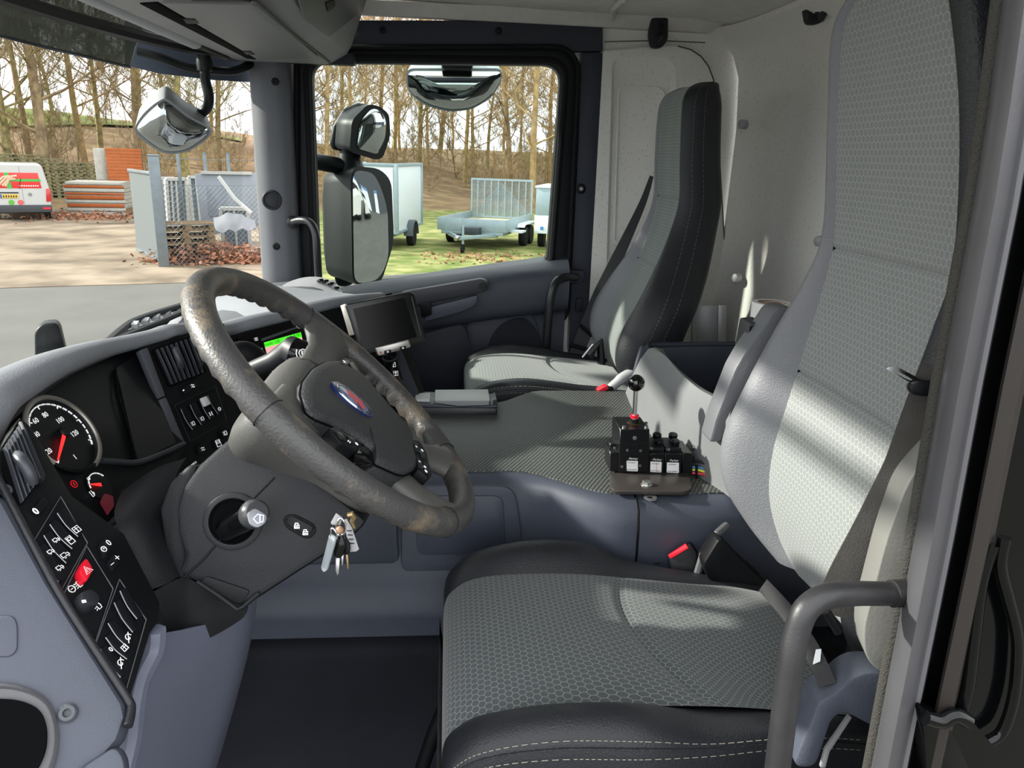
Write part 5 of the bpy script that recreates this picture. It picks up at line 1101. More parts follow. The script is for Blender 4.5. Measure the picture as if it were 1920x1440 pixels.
obj('striker_plate', MB().prism(rnd(PX_.poly([(1728, 1330), (1770, 1345), (1800, 1400), (1830, 1470), (1740, 1470)], .003), .006), -PX_.n*.02), GBLACK, stk, bevel=.005)
obj('striker_pin', MB().tube(cat(PX_.poly([(1735, 1345), (1765, 1352), (1790, 1340), (1815, 1352)], .012), 5), .007, 10), GBLACK, stk)
# pale inner pillar cover the belt runs behind
PI_ = Pl(1670, 1100, .655, (-.25, -1, 0))
struct('trim_7', MB().prism(rnd(PI_.poly([(1775, 800), (1700, 905), (1662, 1010), (1636, 1110), (1618, 1180), (1622, 1232), (1648, 1262), (1720, 1275), (1800, 1275)]), [.01, .02, .02, .02, .02, .02, .02, .01, .01], 4), (0.01, .04, 0)), mat('cover_pale', '73736f', .5, bump=.15), bevel=.008, seg=3)
# ================================================================== OUTSIDE FITTINGS OF THE TRUCK
MIRR = mat('mirror_glass', 'b4b8b8', .02, metal=1)
MH = mat('mirror_housing', '0f1416', .45, spec=.3)
def mirror(name, label, pl, face, glass_, depth, shift, m=MH, dome=0.0, rh=.02, rg=.02, cat_='mirror', smooth=False):
    """housing swept back from its face outline; glass set in the face"""
    f = rnd(pl.poly(face), rh, 4) if not smooth else cat(pl.poly(face), 5, closed=True); c = sum(f, V())/len(f); t = thing(name, min(f, key=lambda q: q.z), label, cat_)
    b = [p-pl.n*depth*.75+shift*.8 for p in f]; b = [c-pl.n*depth*.75+shift*.8+(p-(c-pl.n*depth*.75+shift*.8))*.9 for p in b]; e = [c-pl.n*depth+shift+(p-(c-pl.n*depth+shift))*.6 for p in [q-pl.n*depth+shift for q in f]]
    obj('housing', MB().loft([f, [p*.7+q*.3 for p, q in zip(f, b)], b, e]), m, t, sharp=70)
    g = rnd(pl.poly(glass_, .003), rg, 4) if not smooth else cat(pl.poly(glass_, .003), 5, closed=True); gc_ = sum(g, V())/len(g)
    mb = MB().loft([[p-pl.n*.006 for p in g], g]+[[gc_+(p-gc_)*s+pl.n*dome*(1-s*s) for p in g] for s in (.8, .6, .4, .2, .02)])
    obj('mirror_glass', mb, MIRR, t, sharp=70); return t
PMM = Pl(700, 430, 2.85, (.80, -.60, 0))
mm = mirror('wing_mirror', 'tall rectangular door mirror outside the passenger window', PMM, [(657, 310), (712, 316), (734, 338), (739, 455), (716, 526), (700, 536), (661, 536)], [(661, 317), (700, 324), (714, 350), (727, 392), (729, 486), (710, 526), (664, 533)], .16, V((-.02, .0, 0)), dome=.006, rh=.05, rg=.045)
obj('arm', MB().tube(pts([(556, 300, 2.75), (600, 304, 2.80), (640, 312, 2.84)]), .028, 12), MH, mm)
# broad back of the housing seen edge-on
obj('housing_back', MB().prism(rnd(Pl(640, 430, 2.86, (.3, -.95, 0)).poly([(612, 322), (660, 310), (664, 536), (630, 540), (620, 480)]), .03), (0, .10, 0)), MH, mm, bevel=.02, seg=3)
PMW = Pl(700, 245, 2.84, (.72, -.66, -.12))
mw = mirror('wide_angle_mirror', 'small rounded wide-angle mirror above the tall door mirror', PMW, [(655, 285), (660, 225), (690, 195), (712, 199), (730, 214), (732, 255), (718, 296), (706, 300)], [(669, 278), (677, 227), (697, 203), (715, 206), (726, 224), (724, 261), (709, 290)], .07, V((-.03, 0, 0)), dome=.015)
obj('housing_back', MB().loft([[at(x, y, 2.83) for x, y in ((617, 268), (623, 236), (643, 203), (672, 192), (692, 196), (664, 228), (658, 286), (622, 281))], [at(x, y, 2.95) for x, y in ((622, 266), (628, 238), (646, 208), (672, 198), (690, 202), (664, 232), (658, 280), (628, 277))]]), MH, mw, sharp=40, bevel=.02, seg=3)
obj('stem', MB().tube(pts([(655, 280, 2.86), (655, 300, 2.86), (657, 318, 2.86)]), [.035, .042, .05], 12), MH, mw)
PMK = Pl(850, 165, 3.0, (0, -.92, -.38))
mk = mirror('kerb_mirror', 'shallow half-moon kerb mirror above the passenger window', PMK, [(760, 128), (940, 128), (942, 150), (922, 184), (884, 206), (840, 210), (796, 198), (764, 172)], [(763, 133), (939, 134), (939, 150), (920, 182), (884, 204), (840, 207), (797, 195), (766, 170)], .08, V((0, .0, .03)), mat('kerb_housing', '9aa3a4', .4), dome=.03, rh=.03, rg=.03)
obj('bracket', MB().box(at(857, 118, 2.95), (.11, .1, .05)), MH, mk, bevel=.01)
obj('arm', MB().beam(at(857, 112, 2.97), V((at(857, 112, 2.97).x, 2.60, .43)), .06, .03), MH, mk)
PMF = Pl(325, 240, 2.32, (.30, -.80, -.52))
mf = mirror('front_mirror', 'grey fan-shaped front mirror hanging outside the windscreen', PMF, [(253, 240), (270, 212), (300, 188), (317, 188), (352, 216), (398, 246), (360, 280), (320, 289), (293, 281), (262, 258)], [(257, 241), (273, 217), (301, 193), (315, 193), (350, 220), (392, 247), (358, 278), (320, 286), (295, 278), (265, 256)], .07, V((.0, .02, .02)), mat('front_mirror_grey', '8f9192', .45), dome=.035, rh=.015, rg=.015, smooth=True)
obj('arm', MB().tube(cat(pts([(384, 118, 2.36), (385, 150, 2.36), (392, 182, 2.36), (386, 205, 2.38), (362, 220, 2.40)]), 5), .014, 12), MH, mf)
obj('clamp', MB().lathe([(.02, -.02), (.022, 0), (.018, .02), (0, .022)], at(383, 118, 2.36), (0, 0, 1), 14), MH, mf)
# smoked sun visor outside, with its stays
vp = [(-150, 30, 1.75), (0, 67, 1.95), (90, 90, 2.08), (160, 106, 2.2), (244, 126, 2.30)]
low = cat(pts(vp), 5); rows = [low, [p+V((.02, 0, .05)) for p in low], [p+V((.08, -.01, .15)) for p in low], [p+V((.10, -.02, .20)) for p in low]]
sv = thing('sun_visor', low[8], 'smoked plastic sun visor outside along the top of the windscreen', 'sun visor')
obj('visor_sheet', MB().sheet(rows, .004), mat('visor_smoke', '4a5047', .25, alpha=.8), sv)
obj('visor_edge', MB().tube(low, .004, 6), mat('visor_edge_m', '2a3038', .4), sv)
obj('stay_bar', MB().tube(cat(pts([(258, 96, 2.35), (300, 108, 2.36), (352, 127, 2.38), (400, 132, 2.40), (440, 133, 2.43), (470, 120, 2.5)]), 4), .012, 8), MH, sv)
obj('stay_panel', MB().sheet([[at(x, y-d, Y+.0) for x, y, Y in ((234, 122, 2.40), (300, 138, 2.44), (400, 150, 2.52), (484, 155, 2.64))] for d in (0, 30, 70, 110)], .01), mat('stay_blue', '464e5e', .5), sv)
# wiper at the foot of the glass
wi = thing('windscreen_wiper', at(205, 642, 1.9), 'black windscreen wiper lying along the foot of the glass', 'wiper')
obj('arm', MB().tube(cat(pts([(195, 648, 1.86), (228, 618, 2.0), (262, 598, 2.1), (345, 572, 2.28)]), 4), .010, 8), MH, wi)
obj('blade', MB().tube(cat(pts([(212, 640, 1.86), (250, 624, 1.98), (300, 604, 2.1), (350, 582, 2.24)]), 4), .008, 8), BLACK, wi)
for k in range(5): obj('linkage', MB().beam(at(250+k*20, 612-k*7, 2.04+k*.05), at(254+k*20, 605-k*6.5, 2.06+k*.05), .02, .012), LGREY, wi)
ms = thing('marker_post', at(97, 690, 1.9), 'black rounded plastic post outside the windscreen above the dash', 'post')
PMS = Pl(97, 650, 1.90, (.35, -.93, 0))
obj('post_body', MB().prism(rnd(PMS.poly([(68, 820), (64, 622), (78, 607), (104, 605), (112, 614), (160, 820)]), .02), -PMS.n*.05), MH, ms, bevel=.010, seg=3)
panel('post_face', PMS, [(90, 690), (86, 622), (98, 610), (108, 614), (126, 690)], .004, BLACK, ms, r=.01, off=.003)
# ================================================================== OUTDOORS (ground 2.55 m below the camera)
GZ = -2.55
def gr(px, py, dz=0): p = at(px, py, Z=GZ+dz); return p
def near_truck(): pass
ASPH = mat('asphalt', '55544f', .85, bump=.5, bscale=60, var=.12, vscale=.7, vdetail=8)
gm = MB(); gm.add([V((-150, -60, GZ)), V((150, -60, GZ)), V((150, 150, GZ)), V((-150, 150, GZ))], [(0, 1, 2, 3)])
struct('ground', gm, ASPH)
DIRT = mat('dirt_yard', '8e7f6b', .95, bump=.5, bscale=30, col2='5c4f3e', vscale=.9, vdetail=10)
def gpoly(name, px, m, dz, extra=()):
    p = [gr(x, y) for x, y in px]+[V(e) for e in extra]; p = [V((q.x, q.y, GZ+dz)) for q in p]
    return struct(name, MB().prism(p, (0, 0, -.05)), m)
gpoly('ground_yard', [(520, 527), (480, 526), (300, 532), (0, 541), (-200, 546)], DIRT, .012, [(-40, 6, 0), (-75, 25, 0), (-40, 60, 0), (-8, 60, 0)])
GRASS = mat('grass_verge', '58661f', .95, bump=1, bscale=9, col2='94905a', vscale=1.6, vdetail=14, vlo=.40, vhi=.66)
gpoly('ground_verge', [(556, 536), (640, 528), (740, 520), (880, 510), (1030, 496), (1300, 475)], GRASS, .02, [(30, 30, 0), (30, 62, 0), (-9, 62, 0), (-6, 30, 0)])
KERB = mat('kerb_stone', '787570', .9, bump=.3, bscale=40)
kp = [gr(x, y) for x, y in ((556, 538), (640, 530), (740, 522), (880, 512), (1030, 498), (1300, 477))]
struct('kerb_line', MB().tube([V((p.x, p.y, GZ+.02)) for p in cat(kp, 4)], .06, 6), KERB)
# wooded bank
def hz_(r, ph):
    left = max(0, min(1, (-ph-8)/20)); R0 = 37+4*math.sin(ph*.11)+ (2 if ph > 0 else 0)
    t = max(0, min(1, (r-R0)/26)); t = t*t*(3-2*t)
    return GZ+(.15+t*(2.6+2.0*left))+.25*math.sin(r*.5+ph*.3)*t
rows = []
for i in range(22):
    r = 36+i*2.4; rows.append([V((r*math.sin(math.radians(ph)), r*math.cos(math.radians(ph)), hz_(r, ph)-.25*(i == 0))) for ph in range(-62, 48, 3)])
LITTER = mat('leaf_litter', '6e5840', 1, bump=1, bscale=10, col2='8a7352', vscale=1.4, vdetail=12)
bank = struct('ground_bank', MB().sheet(rows), LITTER)
# meadow patch on the far top of the bank, seen through the windscreen
rows = [[V((r*math.sin(math.radians(ph)), r*math.cos(math.radians(ph)), hz_(r, ph)+.10)) for ph in range(-46, -12, 2)] for r in (53, 55, 57)]
struct('ground_meadow', MB().sheet(rows), mat('meadow', '5c6829', .95, col2='727a36', vscale=2, bump=.8, bscale=12))
# ---- bare trees
def branchy(rng, h, r0, nl, lim, nb, tw, spread=.75):
    mb = MB()
    def limb(p, d, L, r, seg, sides, sag=.0, kink=.16):
        q = [p]; dd = d.normalized()
        for k in range(seg):
            dd = (dd+V((rng.uniform(-kink, kink), rng.uniform(-kink, kink), rng.uniform(-kink*.6, kink)+sag))).normalized(); q.append(q[-1]+dd*(L/seg))
        mb.tube(q, [max(.006, r*(1-.8*k/seg)) for k in range(seg+1)], sides, caps=False); return q
    trunk = limb(V((0, 0, -.4)), V((rng.uniform(-.05, .05), rng.uniform(-.05, .05), 1)), h, r0, 9, 6, .05, .07)
    for k in range(nl):
        t = lim+(1-lim)*(k+rng.random())/nl; i = min(8, int(t*9)); p = trunk[i].lerp(trunk[i+1], t*9-i); a = rng.uniform(0, 2*PI)
        L = h*(.42-.22*t)*rng.uniform(.7, 1.2); d = V((math.cos(a)*spread, math.sin(a)*spread, rng.uniform(.15, .7)))
        q = limb(p, d, L, r0*(.30-.17*t), 5, 4, .06)
        for b in range(nb):
            j = rng.randint(1, 4); s = q[j].lerp(q[j+1], rng.random()); e = (q[j+1]-q[j]).normalized(); d2 = (e+V((rng.uniform(-1, 1), rng.uniform(-1, 1), rng.uniform(-.4, .9)))).normalized()
            q2 = limb(s, d2, L*rng.uniform(.25, .55), r0*.10, 3, 3, .05, .22)
            for w in range(tw):
                j2 = rng.randint(0, 2); s2 = q2[j2].lerp(q2[j2+1], rng.random()); d3 = ((q2[j2+1]-q2[j2]).normalized()+V((rng.uniform(-1, 1), rng.uniform(-1, 1), rng.uniform(-.3, 1)))).normalized()
                limb(s2, d3, L*rng.uniform(.10, .24), .010, 2, 3, .05, .25)
    return mb
BARK = [mat('bark_brown', '6b5a45', .95, col2='a08a68', vscale=3, bump=.6, bscale=20), mat('bark_olive', '6e6746', .95, col2='aa9c68', vscale=3, bump=.6, bscale=20), mat('bark_tan', '8c7452', .95, col2='b89c6c', vscale=3, bump=.6, bscale=20)]
rng = random.Random(5)
tmesh = []
for k in range(6):
    mb = branchy(rng, rng.uniform(12, 16), (.17, .22, .13, .25, .15, .18)[k], 20, .16, 11, 10)
    o = obj('bare_tree', mb, BARK[k % 3], local=True); tmesh.append(o)
for k in range(3):
    mb = branchy(rng, rng.uniform(5, 8), .05, 20, .05, 8, 8, .8)
    o = obj('bare_shrub', mb, BARK[(k+2) % 3], local=True); tmesh.append(o)
used = set()
def plant(k, r, ph, s, label, grp, cat_='tree'):
    o = tmesh[k]
    if k in used: o = o.copy(); COL.objects.link(o)
    used.add(k)
    o.location = (r*math.sin(math.radians(ph)), r*math.cos(math.radians(ph)), hz_(r, ph)-.05 if r > 36 else GZ); o.rotation_euler = (rng.uniform(-.05, .05), rng.uniform(-.05, .05), rng.uniform(0, 6.28)); o.scale = (s, s, s*rng.uniform(.9, 1.1))
    tag(o, label, cat_, grp); return o
# through the windscreen
NT = 0
for ph, r, k, s in ((-31.2, 40, 3, 1.0), (-27.8, 41, 1, .95), (-25.8, 40, 3, 1.05), (-23.5, 44, 5, 1), (-20.5, 42, 0, 1), (-17.6, 40, 1, .9), (-15.6, 43, 0, .9)):
    plant(k, r, ph, s, 'thick-trunked bare tree at the front of the bank, %s from the left through the windscreen' % ('first', 'second', 'third', 'fourth', 'fifth', 'sixth', 'seventh')[NT], 'front trees through the windscreen'); NT += 1
for i in range(11):
    plant(rng.choice([0, 1, 2, 4, 5]), rng.uniform(44, 62), -38+i*2.2+rng.uniform(-.5, .5), rng.uniform(.75, 1.1), 'slimmer bare tree farther back on the bank, seen through the windscreen', 'bare trees through the windscreen')
for i in range(34):
    plant(6+i % 3, rng.uniform(37, 54), -38+i*.72+rng.uniform(-.4, .4), rng.uniform(.45, .85), 'leafless shrub growing on the bank beyond the yard', 'bare shrubs through the windscreen', 'shrub')
# through the passenger window
for i in range(24):
    plant(rng.choice([0, 1, 2, 2, 4, 5]), rng.uniform(40, 66), -11+i*.86+rng.uniform(-.3, .3), rng.uniform(.75, 1.1), 'bare tree in the wood behind the trailers, seen through the passenger window', 'bare trees through the passenger window')
for i in range(34):
    plant(6+i % 3, rng.uniform(42, 58), -11+i*.61+rng.uniform(-.3, .3), rng.uniform(.45, .85), 'leafless shrub in the wood behind the trailers', 'bare shrubs through the passenger window', 'shrub')
for i in range(16):
    plant(rng.choice([0, 1, 2, 4, 5]), rng.uniform(42, 62), 10+i*1.5+rng.uniform(-.5, .5), rng.uniform(.75, 1.1), 'bare tree in the wood behind the trailers, seen through the passenger window', 'bare trees through the passenger window')
    plant(6+i % 3, rng.uniform(42, 58), 10+i*1.5+rng.uniform(-.5, .5), rng.uniform(.45, .85), 'leafless shrub in the wood behind the trailers', 'bare shrubs through the passenger window', 'shrub')
for i in range(8): plant(rng.choice([0, 1, 4, 5]), rng.uniform(42, 60), -58+i*2.4, rng.uniform(.75, 1.1), 'slimmer bare tree farther back on the bank, seen through the windscreen', 'bare trees through the windscreen')
# ---- white delivery van, rear towards us
def place(t, px, py, rz, dz=0): p = gr(px, py); t.location = (p.x, p.y, GZ+dz); t.rotation_euler = (0, 0, rz); return p
def face_cam(px, py, extra=0): p = gr(px, py); return math.atan2(p.x, -p.y)*-1*-1 if False else -math.atan2(p.x, p.y)+extra
van = thing('delivery_van', (0, 0, 0), 'white delivery van with a red and green picture on its rear doors', 'van')
VW = mat('van_white', 'bdbdbb', .3, coat=.3)
def rr(pts2, r, y): return rnd([V((x, y, z)) for x, z in pts2], r, 3)
body = [rr([(-.86, .35), (.86, .35), (.88, 1.0), (.70, 1.80), (-.70, 1.80), (-.88, 1.0)], .12, 0), rr([(-.88, .3), (.88, .3), (.90, 1.0), (.74, 1.84), (-.74, 1.84), (-.90, 1.0)], .12, .12), rr([(-.88, .3), (.88, .3), (.90, 1.0), (.74, 1.84), (-.74, 1.84), (-.90, 1.0)], .12, 2.6), rr([(-.86, .3), (.86, .3), (.88, .95), (.70, 1.45), (-.70, 1.45), (-.88, .95)], .12, 3.3), rr([(-.80, .3), (.80, .3), (.82, .8), (.66, 1.0), (-.66, 1.0), (-.82, .8)], .1, 4.2)]
obj('body', MB().loft(body), VW, van, local=True, sharp=50)
def plate(name, q, y, th, m, par, bev=.006): return obj(name, MB().prism([V((x, y, z)) for x, z in q], (0, -th, 0)), m, par, bevel=bev, local=True)
plate('bumper', [(-.88, .28), (.88, .28), (.88, .52), (-.88, .52)], .02, .10, mat('van_bumper', '3a3d42', .6), van, .02)
pic = plate('rear_picture', [(-.62, 1.06), (.66, 1.06), (.60, 1.56), (-.56, 1.56)], .01, .02, mat('sign_red', 'd8322e', .4), van)
plate('green_band', [(-.62, 1.28), (.66, 1.28), (.65, 1.36), (-.62, 1.36)], -.012, .004, mat('sign_green', '3fae4a', .4), pic, 0)
plate('green_band', [(-.32, 1.06), (-.18, 1.06), (-.24, 1.56), (-.36, 1.56)], -.012, .004, mat('sign_green', '3fae4a', .4), pic, 0)
SK = mat('sign_hand', 'e2b49a', .5)
for x0, z0, x1, z1 in ((-.58, 1.24, -.2, 1.44), (-.52, 1.18, -.12, 1.40), (-.44, 1.14, -.05, 1.36), (-.36, 1.12, .0, 1.46)):
    obj('hand_shape', MB().tube([V((x0, -.016, z0)), V(((x0+x1)/2, -.016, z1-.02)), V((x1, -.016, z1))], .04, 6), SK, pic, local=True)
for k in range(9): plate('sign_letter', [(.02+k*.065, 1.12), (.06+k*.065, 1.12), (.06+k*.065, 1.16), (.02+k*.065, 1.16)], -.012, .004, WPAINT, pic, 0)
np_ = plate('number_plate', [(-.55, .74), (-.04, .74), (-.04, .86), (-.55, .86)], .0, .02, mat('plate_yellow', 'e0b82e', .5), van)
plate('plate_band', [(-.55, .74), (-.50, .74), (-.50, .86), (-.55, .86)], -.021, .002, mat('plate_blue', '2a4fa0', .5), np_, 0)
for k in range(6): plate('plate_letter', [(-.47+k*.07, .765), (-.43+k*.07, .765), (-.43+k*.07, .835), (-.47+k*.07, .835)], -.021, .002, TXT, np_, 0)
plate('door_handle', [(-.62, .90), (-.02, .90), (-.02, .94), (-.62, .94)], .0, .03, mat('van_trim', '2c2e30', .5), van)
obj('badge', MB().lathe([(.055, 0), (.055, .02), (.04, .02), (.04, .012), (0, .012)], V((.30, .0, .86)), (0, -1, 0), 18), mat('badge_grey', '8b8e92', .3, metal=.6), van, local=True)
for sx in (-1, 1):
    plate('tail_lamp', [(sx*.74, .62), (sx*.90, .64), (sx*.90, 1.05), (sx*.78, 1.05)], .02, .05, mat('lamp_red', 'c01a22', .2, coat=.5), van, .01)
    plate('reflector', [(sx*.62, .38), (sx*.84, .38), (sx*.84, .44), (sx*.62, .44)], -.085, .01, REDP, van, 0)
    obj('wheel', MB().lathe([(.30, -.10), (.31, -.06), (.31, .06), (.30, .10), (.18, .10), (.16, .06), (0, .06)], V((sx*.74, .85, .31)), (sx, 0, 0), 22), RUBBER, van, local=True)
    obj('wheel', MB().lathe([(.30, -.10), (.31, -.06), (.31, .06), (.30, .10), (.18, .10), (.16, .06), (0, .06)], V((sx*.74, 3.5, .31)), (sx, 0, 0), 22), RUBBER, van, local=True)
obj('seam', MB().beam(V((.10, -.003, .55)), V((.08, -.003, 1.76)), .008, .004), TXT, van, local=True)
for x, h in ((-.26, '5faa3c'), (.0, 'd0605c')): obj('sticker', MB().lathe([(.09, 0), (.09, .006), (0, .008)], V((x, .004, .60)), (0, -1, 0), 14), mat('sticker_'+h, h, .5), van, local=True)
obj('wiper', MB().tube([V((.02, -.02, 1.05)), V((.05, -.03, 1.2)), V((.10, -.02, 1.38))], .01, 5), TXT, van, local=True)
place(van, 44, 414, face_cam(44, 414))
# ---- wooden pallets
WOODM = [mat('pallet_grey', '85805c', .95, col2='636044', vscale=4, bump=.4, bscale=30), mat('pallet_brown', '8d7350', .95, col2='6e5a3f', vscale=4, bump=.4, bscale=30)]
def pallet_mesh():
    mb = MB()
    for x in (-.36, -.18, 0, .18, .36): mb.box((x*1.0, 0, .133), (.125, 1.2, .022))
    for y in (-.53, 0, .53): mb.box((0, y, .111), (.8, .14, .022))
    for x in (-.35, 0, .35):
        for y in (-.53, 0, .53): mb.box((x, y, .061), (.10, .14, .078))
        mb.box((x, 0, .011), (.10, 1.2, .022))
    return mb
pal = [obj('wooden_pallet', pallet_mesh(), w, local=True, flat=True) for w in WOODM]; palused = set()
def put_pallet(i, p, z, rz, label, grp):
    o = pal[i]
    if i in palused: o = o.copy(); COL.objects.link(o)
    palused.add(i); o.location = (p.x, p.y, z); o.rotation_euler = (0, 0, rz); tag(o, label, 'pallet', grp); return o
ORDN = ('bottom', 'second', 'third', 'fourth', 'fifth', 'sixth', 'seventh', 'eighth', 'ninth', 'tenth', 'eleventh', 'twelfth', 'thirteenth', 'fourteenth')
for c_, (px, n) in enumerate(((-28, 14), (14, 14), (56, 14), (98, 13), (140, 12), (178, 12))):
    p = gr(px, 384)
    for k in range(n): put_pallet(0, p+V((rng.uniform(-.03, .03), rng.uniform(-.03, .03), 0)), GZ+.0+k*.146, face_cam(px, 384)+PI/2+rng.uniform(-.05, .05), 'mossy pallet, %s from the ground in the %s tall stack from the left' % (ORDN[k], ('leftmost', 'second', 'third', 'fourth', 'fifth', 'sixth')[c_]), 'pallets stacked behind the van')
p = gr(352, 488)
for k in range(6): put_pallet(1, p+V((rng.uniform(-.03, .03), rng.uniform(-.03, .03), 0)), GZ+k*.146, face_cam(352, 488)+PI/2+.12, 'brown wooden pallet, %s from the ground in the low pile behind the fence' % ORDN[k], 'pallets behind the fence')
# ---- orange and white boards: leaning one and the pile
OR = mat('board_orange', 'a04f12', .55, var=.12, vscale=5); WH = mat('board_white', 'a9a79e', .7, var=.08, vscale=6)
pile = gr(200, 402); rz = face_cam(200, 402)
BD = [('board_orange', OR), ('board_white', WH)]
labels = []
for k in range(9):
    m_ = (WH, WH, OR, WH, OR, OR, WH, OR, WH)[k]; w = 1.95+rng.uniform(-.12, .1); th = (.14, .14, .16, .12, .17, .10, .14, .12, .10)[k]
    z = .02+sum((.14, .14, .16, .12, .17, .10, .14, .12, .10)[:k])
    t = thing('insulated_panel', (0, 0, 0), ('orange' if m_ is OR else 'white')+' faced insulated panel, number %d from the bottom of the low pile'.replace('number %d', ('lowest', 'second', 'third', 'fourth', 'fifth', 'sixth', 'seventh', 'eighth', 'topmost')[k]), 'panel', 'insulated panels in the low pile')
    obj('core', MB().box((0, .9, z+th/2), (w, 1.8, th*.8)), WOODM[1] if k < 2 else WH, t, local=True); obj('face_board', MB().box((0, -.02, z+th/2), (w*.98, .04, th*.72)), m_, t, local=True, bevel=.006)
    obj('edge_strip', MB().box((0, .9, z+th*.95), (w*1.01, 1.82, th*.1)), WH, t, local=True)
    place(t, 183, 405, rz-.22)
st = thing('leaning_panel', (0, 0, 0), 'upright orange planked panel with a white edge standing on the pile', 'panel')
for k in range(10): obj('plank', MB().box((.22+.0, .0, .062+k*.119), (1.22, .05, .111)), OR, st, local=True, bevel=.006)
obj('white_edge', MB().box((-.62, .12, .60), (.40, .06, 1.16), Matrix.Rotation(.5, 3, 'Z')), WH, st, local=True, bevel=.01)
p = place(st, 232, 400, face_cam(232, 400)-.1, 1.22)
# ---- galvanised gate, posts, wire fence
GALV = mat('galvanised', '737c81', .45, metal=.4, var=.1, vscale=6); MESHG = mat('gate_sheet', '5f6769', .6, metal=.2, bump=1, bscale=120)
def up_quad(px): return [gr(x, y) for x, y in px]
post = thing('gate_post', gr(308, 500), 'thick square galvanised gate post at the corner of the wire fence', 'post')
pb_ = gr(308, 500); D = pb_.length
obj('post_shaft', MB().box((0, 0, 1.17), (.22, .22, 2.34)), GALV, post, local=True, bevel=.01); obj('post_cap', MB().box((0, 0, 2.35), (.24, .24, .04)), GALV, post, local=True, bevel=.008)
post.rotation_euler = (0, 0, face_cam(308, 500))
gate = thing('sheet_gate', (0, 0, 0), 'grey galvanised sheet gate leaf standing open by the gate post', 'gate')
def gl(t, z): a, b = gr(300, 496), gr(258, 474); q = a.lerp(b, t); return V((q.x, q.y, GZ+z))
gm_ = MB().prism([gl(0, .12), gl(1, .12), gl(1, 1.95), gl(0, 1.95)], (.03, .03, 0)); obj('gate_sheet', gm_, MESHG, gate, local=True)
for a, b in (((0, .1), (1, .1)), ((0, 1.97), (1, 1.97)), ((0, .1), (0, 1.97)), ((1, .1), (1, 1.97)), ((.5, .1), (.5, 1.97))):
    obj('gate_bar', MB().beam(gl(*a), gl(*b), .07, .07), GALV, gate, local=True, bevel=.008)
fl_ = [gr(308, 500), gr(352, 497), gr(402, 497), gr(455, 496), gr(510, 495)]
for i, px in enumerate((388, 341, 432, 478)):
    f0 = {388: gr(398, 470), 341: gr(350, 474), 432: gr(440, 466), 478: gr(490, 462)}[px]
    t = thing('fence_post', f0, ('second', 'first', 'third', 'fourth')[i]+' slim fence post along from the thick gate post', 'post', 'fence posts')
    obj('shaft', MB().box((0, 0, 1.2), (.07, .07, 2.4)), GALV, t, local=True, bevel=.006); obj('cap', MB().box((0, 0, 2.41), (.08, .08, .03)), GALV, t, local=True)
fence = thing('wire_fence', gr(308, 500), 'diamond wire mesh fence stretched in front of the pallets and frames', 'fence', kind=None)
A, B = gr(308, 500), gr(520, 490); L = (B-A).length; H = 1.75
def fp(s, z): q = A.lerp(B, s/L); return V((q.x, q.y, GZ+z))-ORG[fence.name]
mb = MB(); stp = .11
for k in range(int((L+H)/stp)+1):
    s0 = k*stp
    for sgn in (1, -1):
        a, b = (s0, 0), (s0-H, H)
        if a[0] > L: a = (L, s0-L)
        if b[0] < 0: b = (0, s0)
        if sgn < 0: a, b = (L-a[0], a[1]), (L-b[0], b[1])
        p_, q_ = fp(*a), fp(*b)
        if (q_-p_).length > .02: mb.tube([p_, q_], .0045, 3, caps=False)
w_ = obj('wire_mesh', mb, GALV, fence, local=True); w_['kind'] = 'stuff'
for z in (.05, .9, 1.75, 2.3): obj('tension_wire', MB().tube([fp(0, z), fp(L*.5, z-.02), fp(L, z)], .006, 4), GALV, fence, local=True)
# ---- things stored behind the fence
FR = mat('frame_white', 'a8a8a4', .6)
def wframe(px, py, w, h, rz, lean, label, bars=1, base=0):
    t = thing('window_frame', (0, 0, 0), label, 'window frame', 'old window frames behind the fence')
    for a, b in (((-w/2, 0), (w/2, 0)), ((-w/2, h), (w/2, h)), ((-w/2, 0), (-w/2, h)), ((w/2, 0), (w/2, h))):
        obj('frame_bar', MB().beam(V((a[0], 0, a[1])), V((b[0], 0, b[1])), .08, .09, (0, 1, 0)), FR, t, local=True)
    for k in range(bars): obj('glazing_bar', MB().beam(V((-w/2+w*(k+1)/(bars+1), 0, 0)), V((-w/2+w*(k+1)/(bars+1), 0, h)), .05, .05, (0, 1, 0)), FR, t, local=True)
    obj('pane', MB().box((0, .02, h/2), (w, .01, h)), mat('pane_grey', '5f6a72', .15), t, local=True)
    place(t, px, py, face_cam(px, py)+rz, base); t.rotation_euler.x = lean; return t
wframe(316, 452, .60, 1.25, .15, .0, 'white window frame nearest the gate post', 1, .45)
wframe(338, 455, .55, 1.2, .5, .05, 'pale window frame with four panes, second from the gate post', 3, .5)
wframe(384, 452, .55, 1.25, .3, -.05, 'white window frame with twin bars beside the grey door panel', 2, .5)
wframe(446, 480, .62, .95, -.1, .1, 'low white window frame leaning against the grey door panel', 1, .2)
dp2 = thing('grey_door_panel', (0, 0, 0), 'large flat grey door panel leaning behind the wire fence', 'panel')
obj('sheet', MB().prism([V((-.62, 0, .25)), V((.75, 0, .55)), V((.85, 0, 1.85)), V((-.7, 0, 1.80))], (0, .06, 0)), mat('panel_grey', '868c95', .6, var=.06, vscale=3), dp2, local=True, bevel=.01)
obj('raised_field', MB().prism(rnd([V((-.45, -.02, .75)), V((.0, -.02, .80)), V((.0, -.02, 1.5)), V((-.45, -.02, 1.5))], .06), (0, .03, 0)), mat('panel_grey2', '7c828c', .6), dp2, local=True, bevel=.012)
obj('top_rail', MB().box((.05, -.02, 1.84), (1.2, .1, .07)), FR, dp2, local=True)
place(dp2, 432, 470, face_cam(432, 470)+.05, .1)
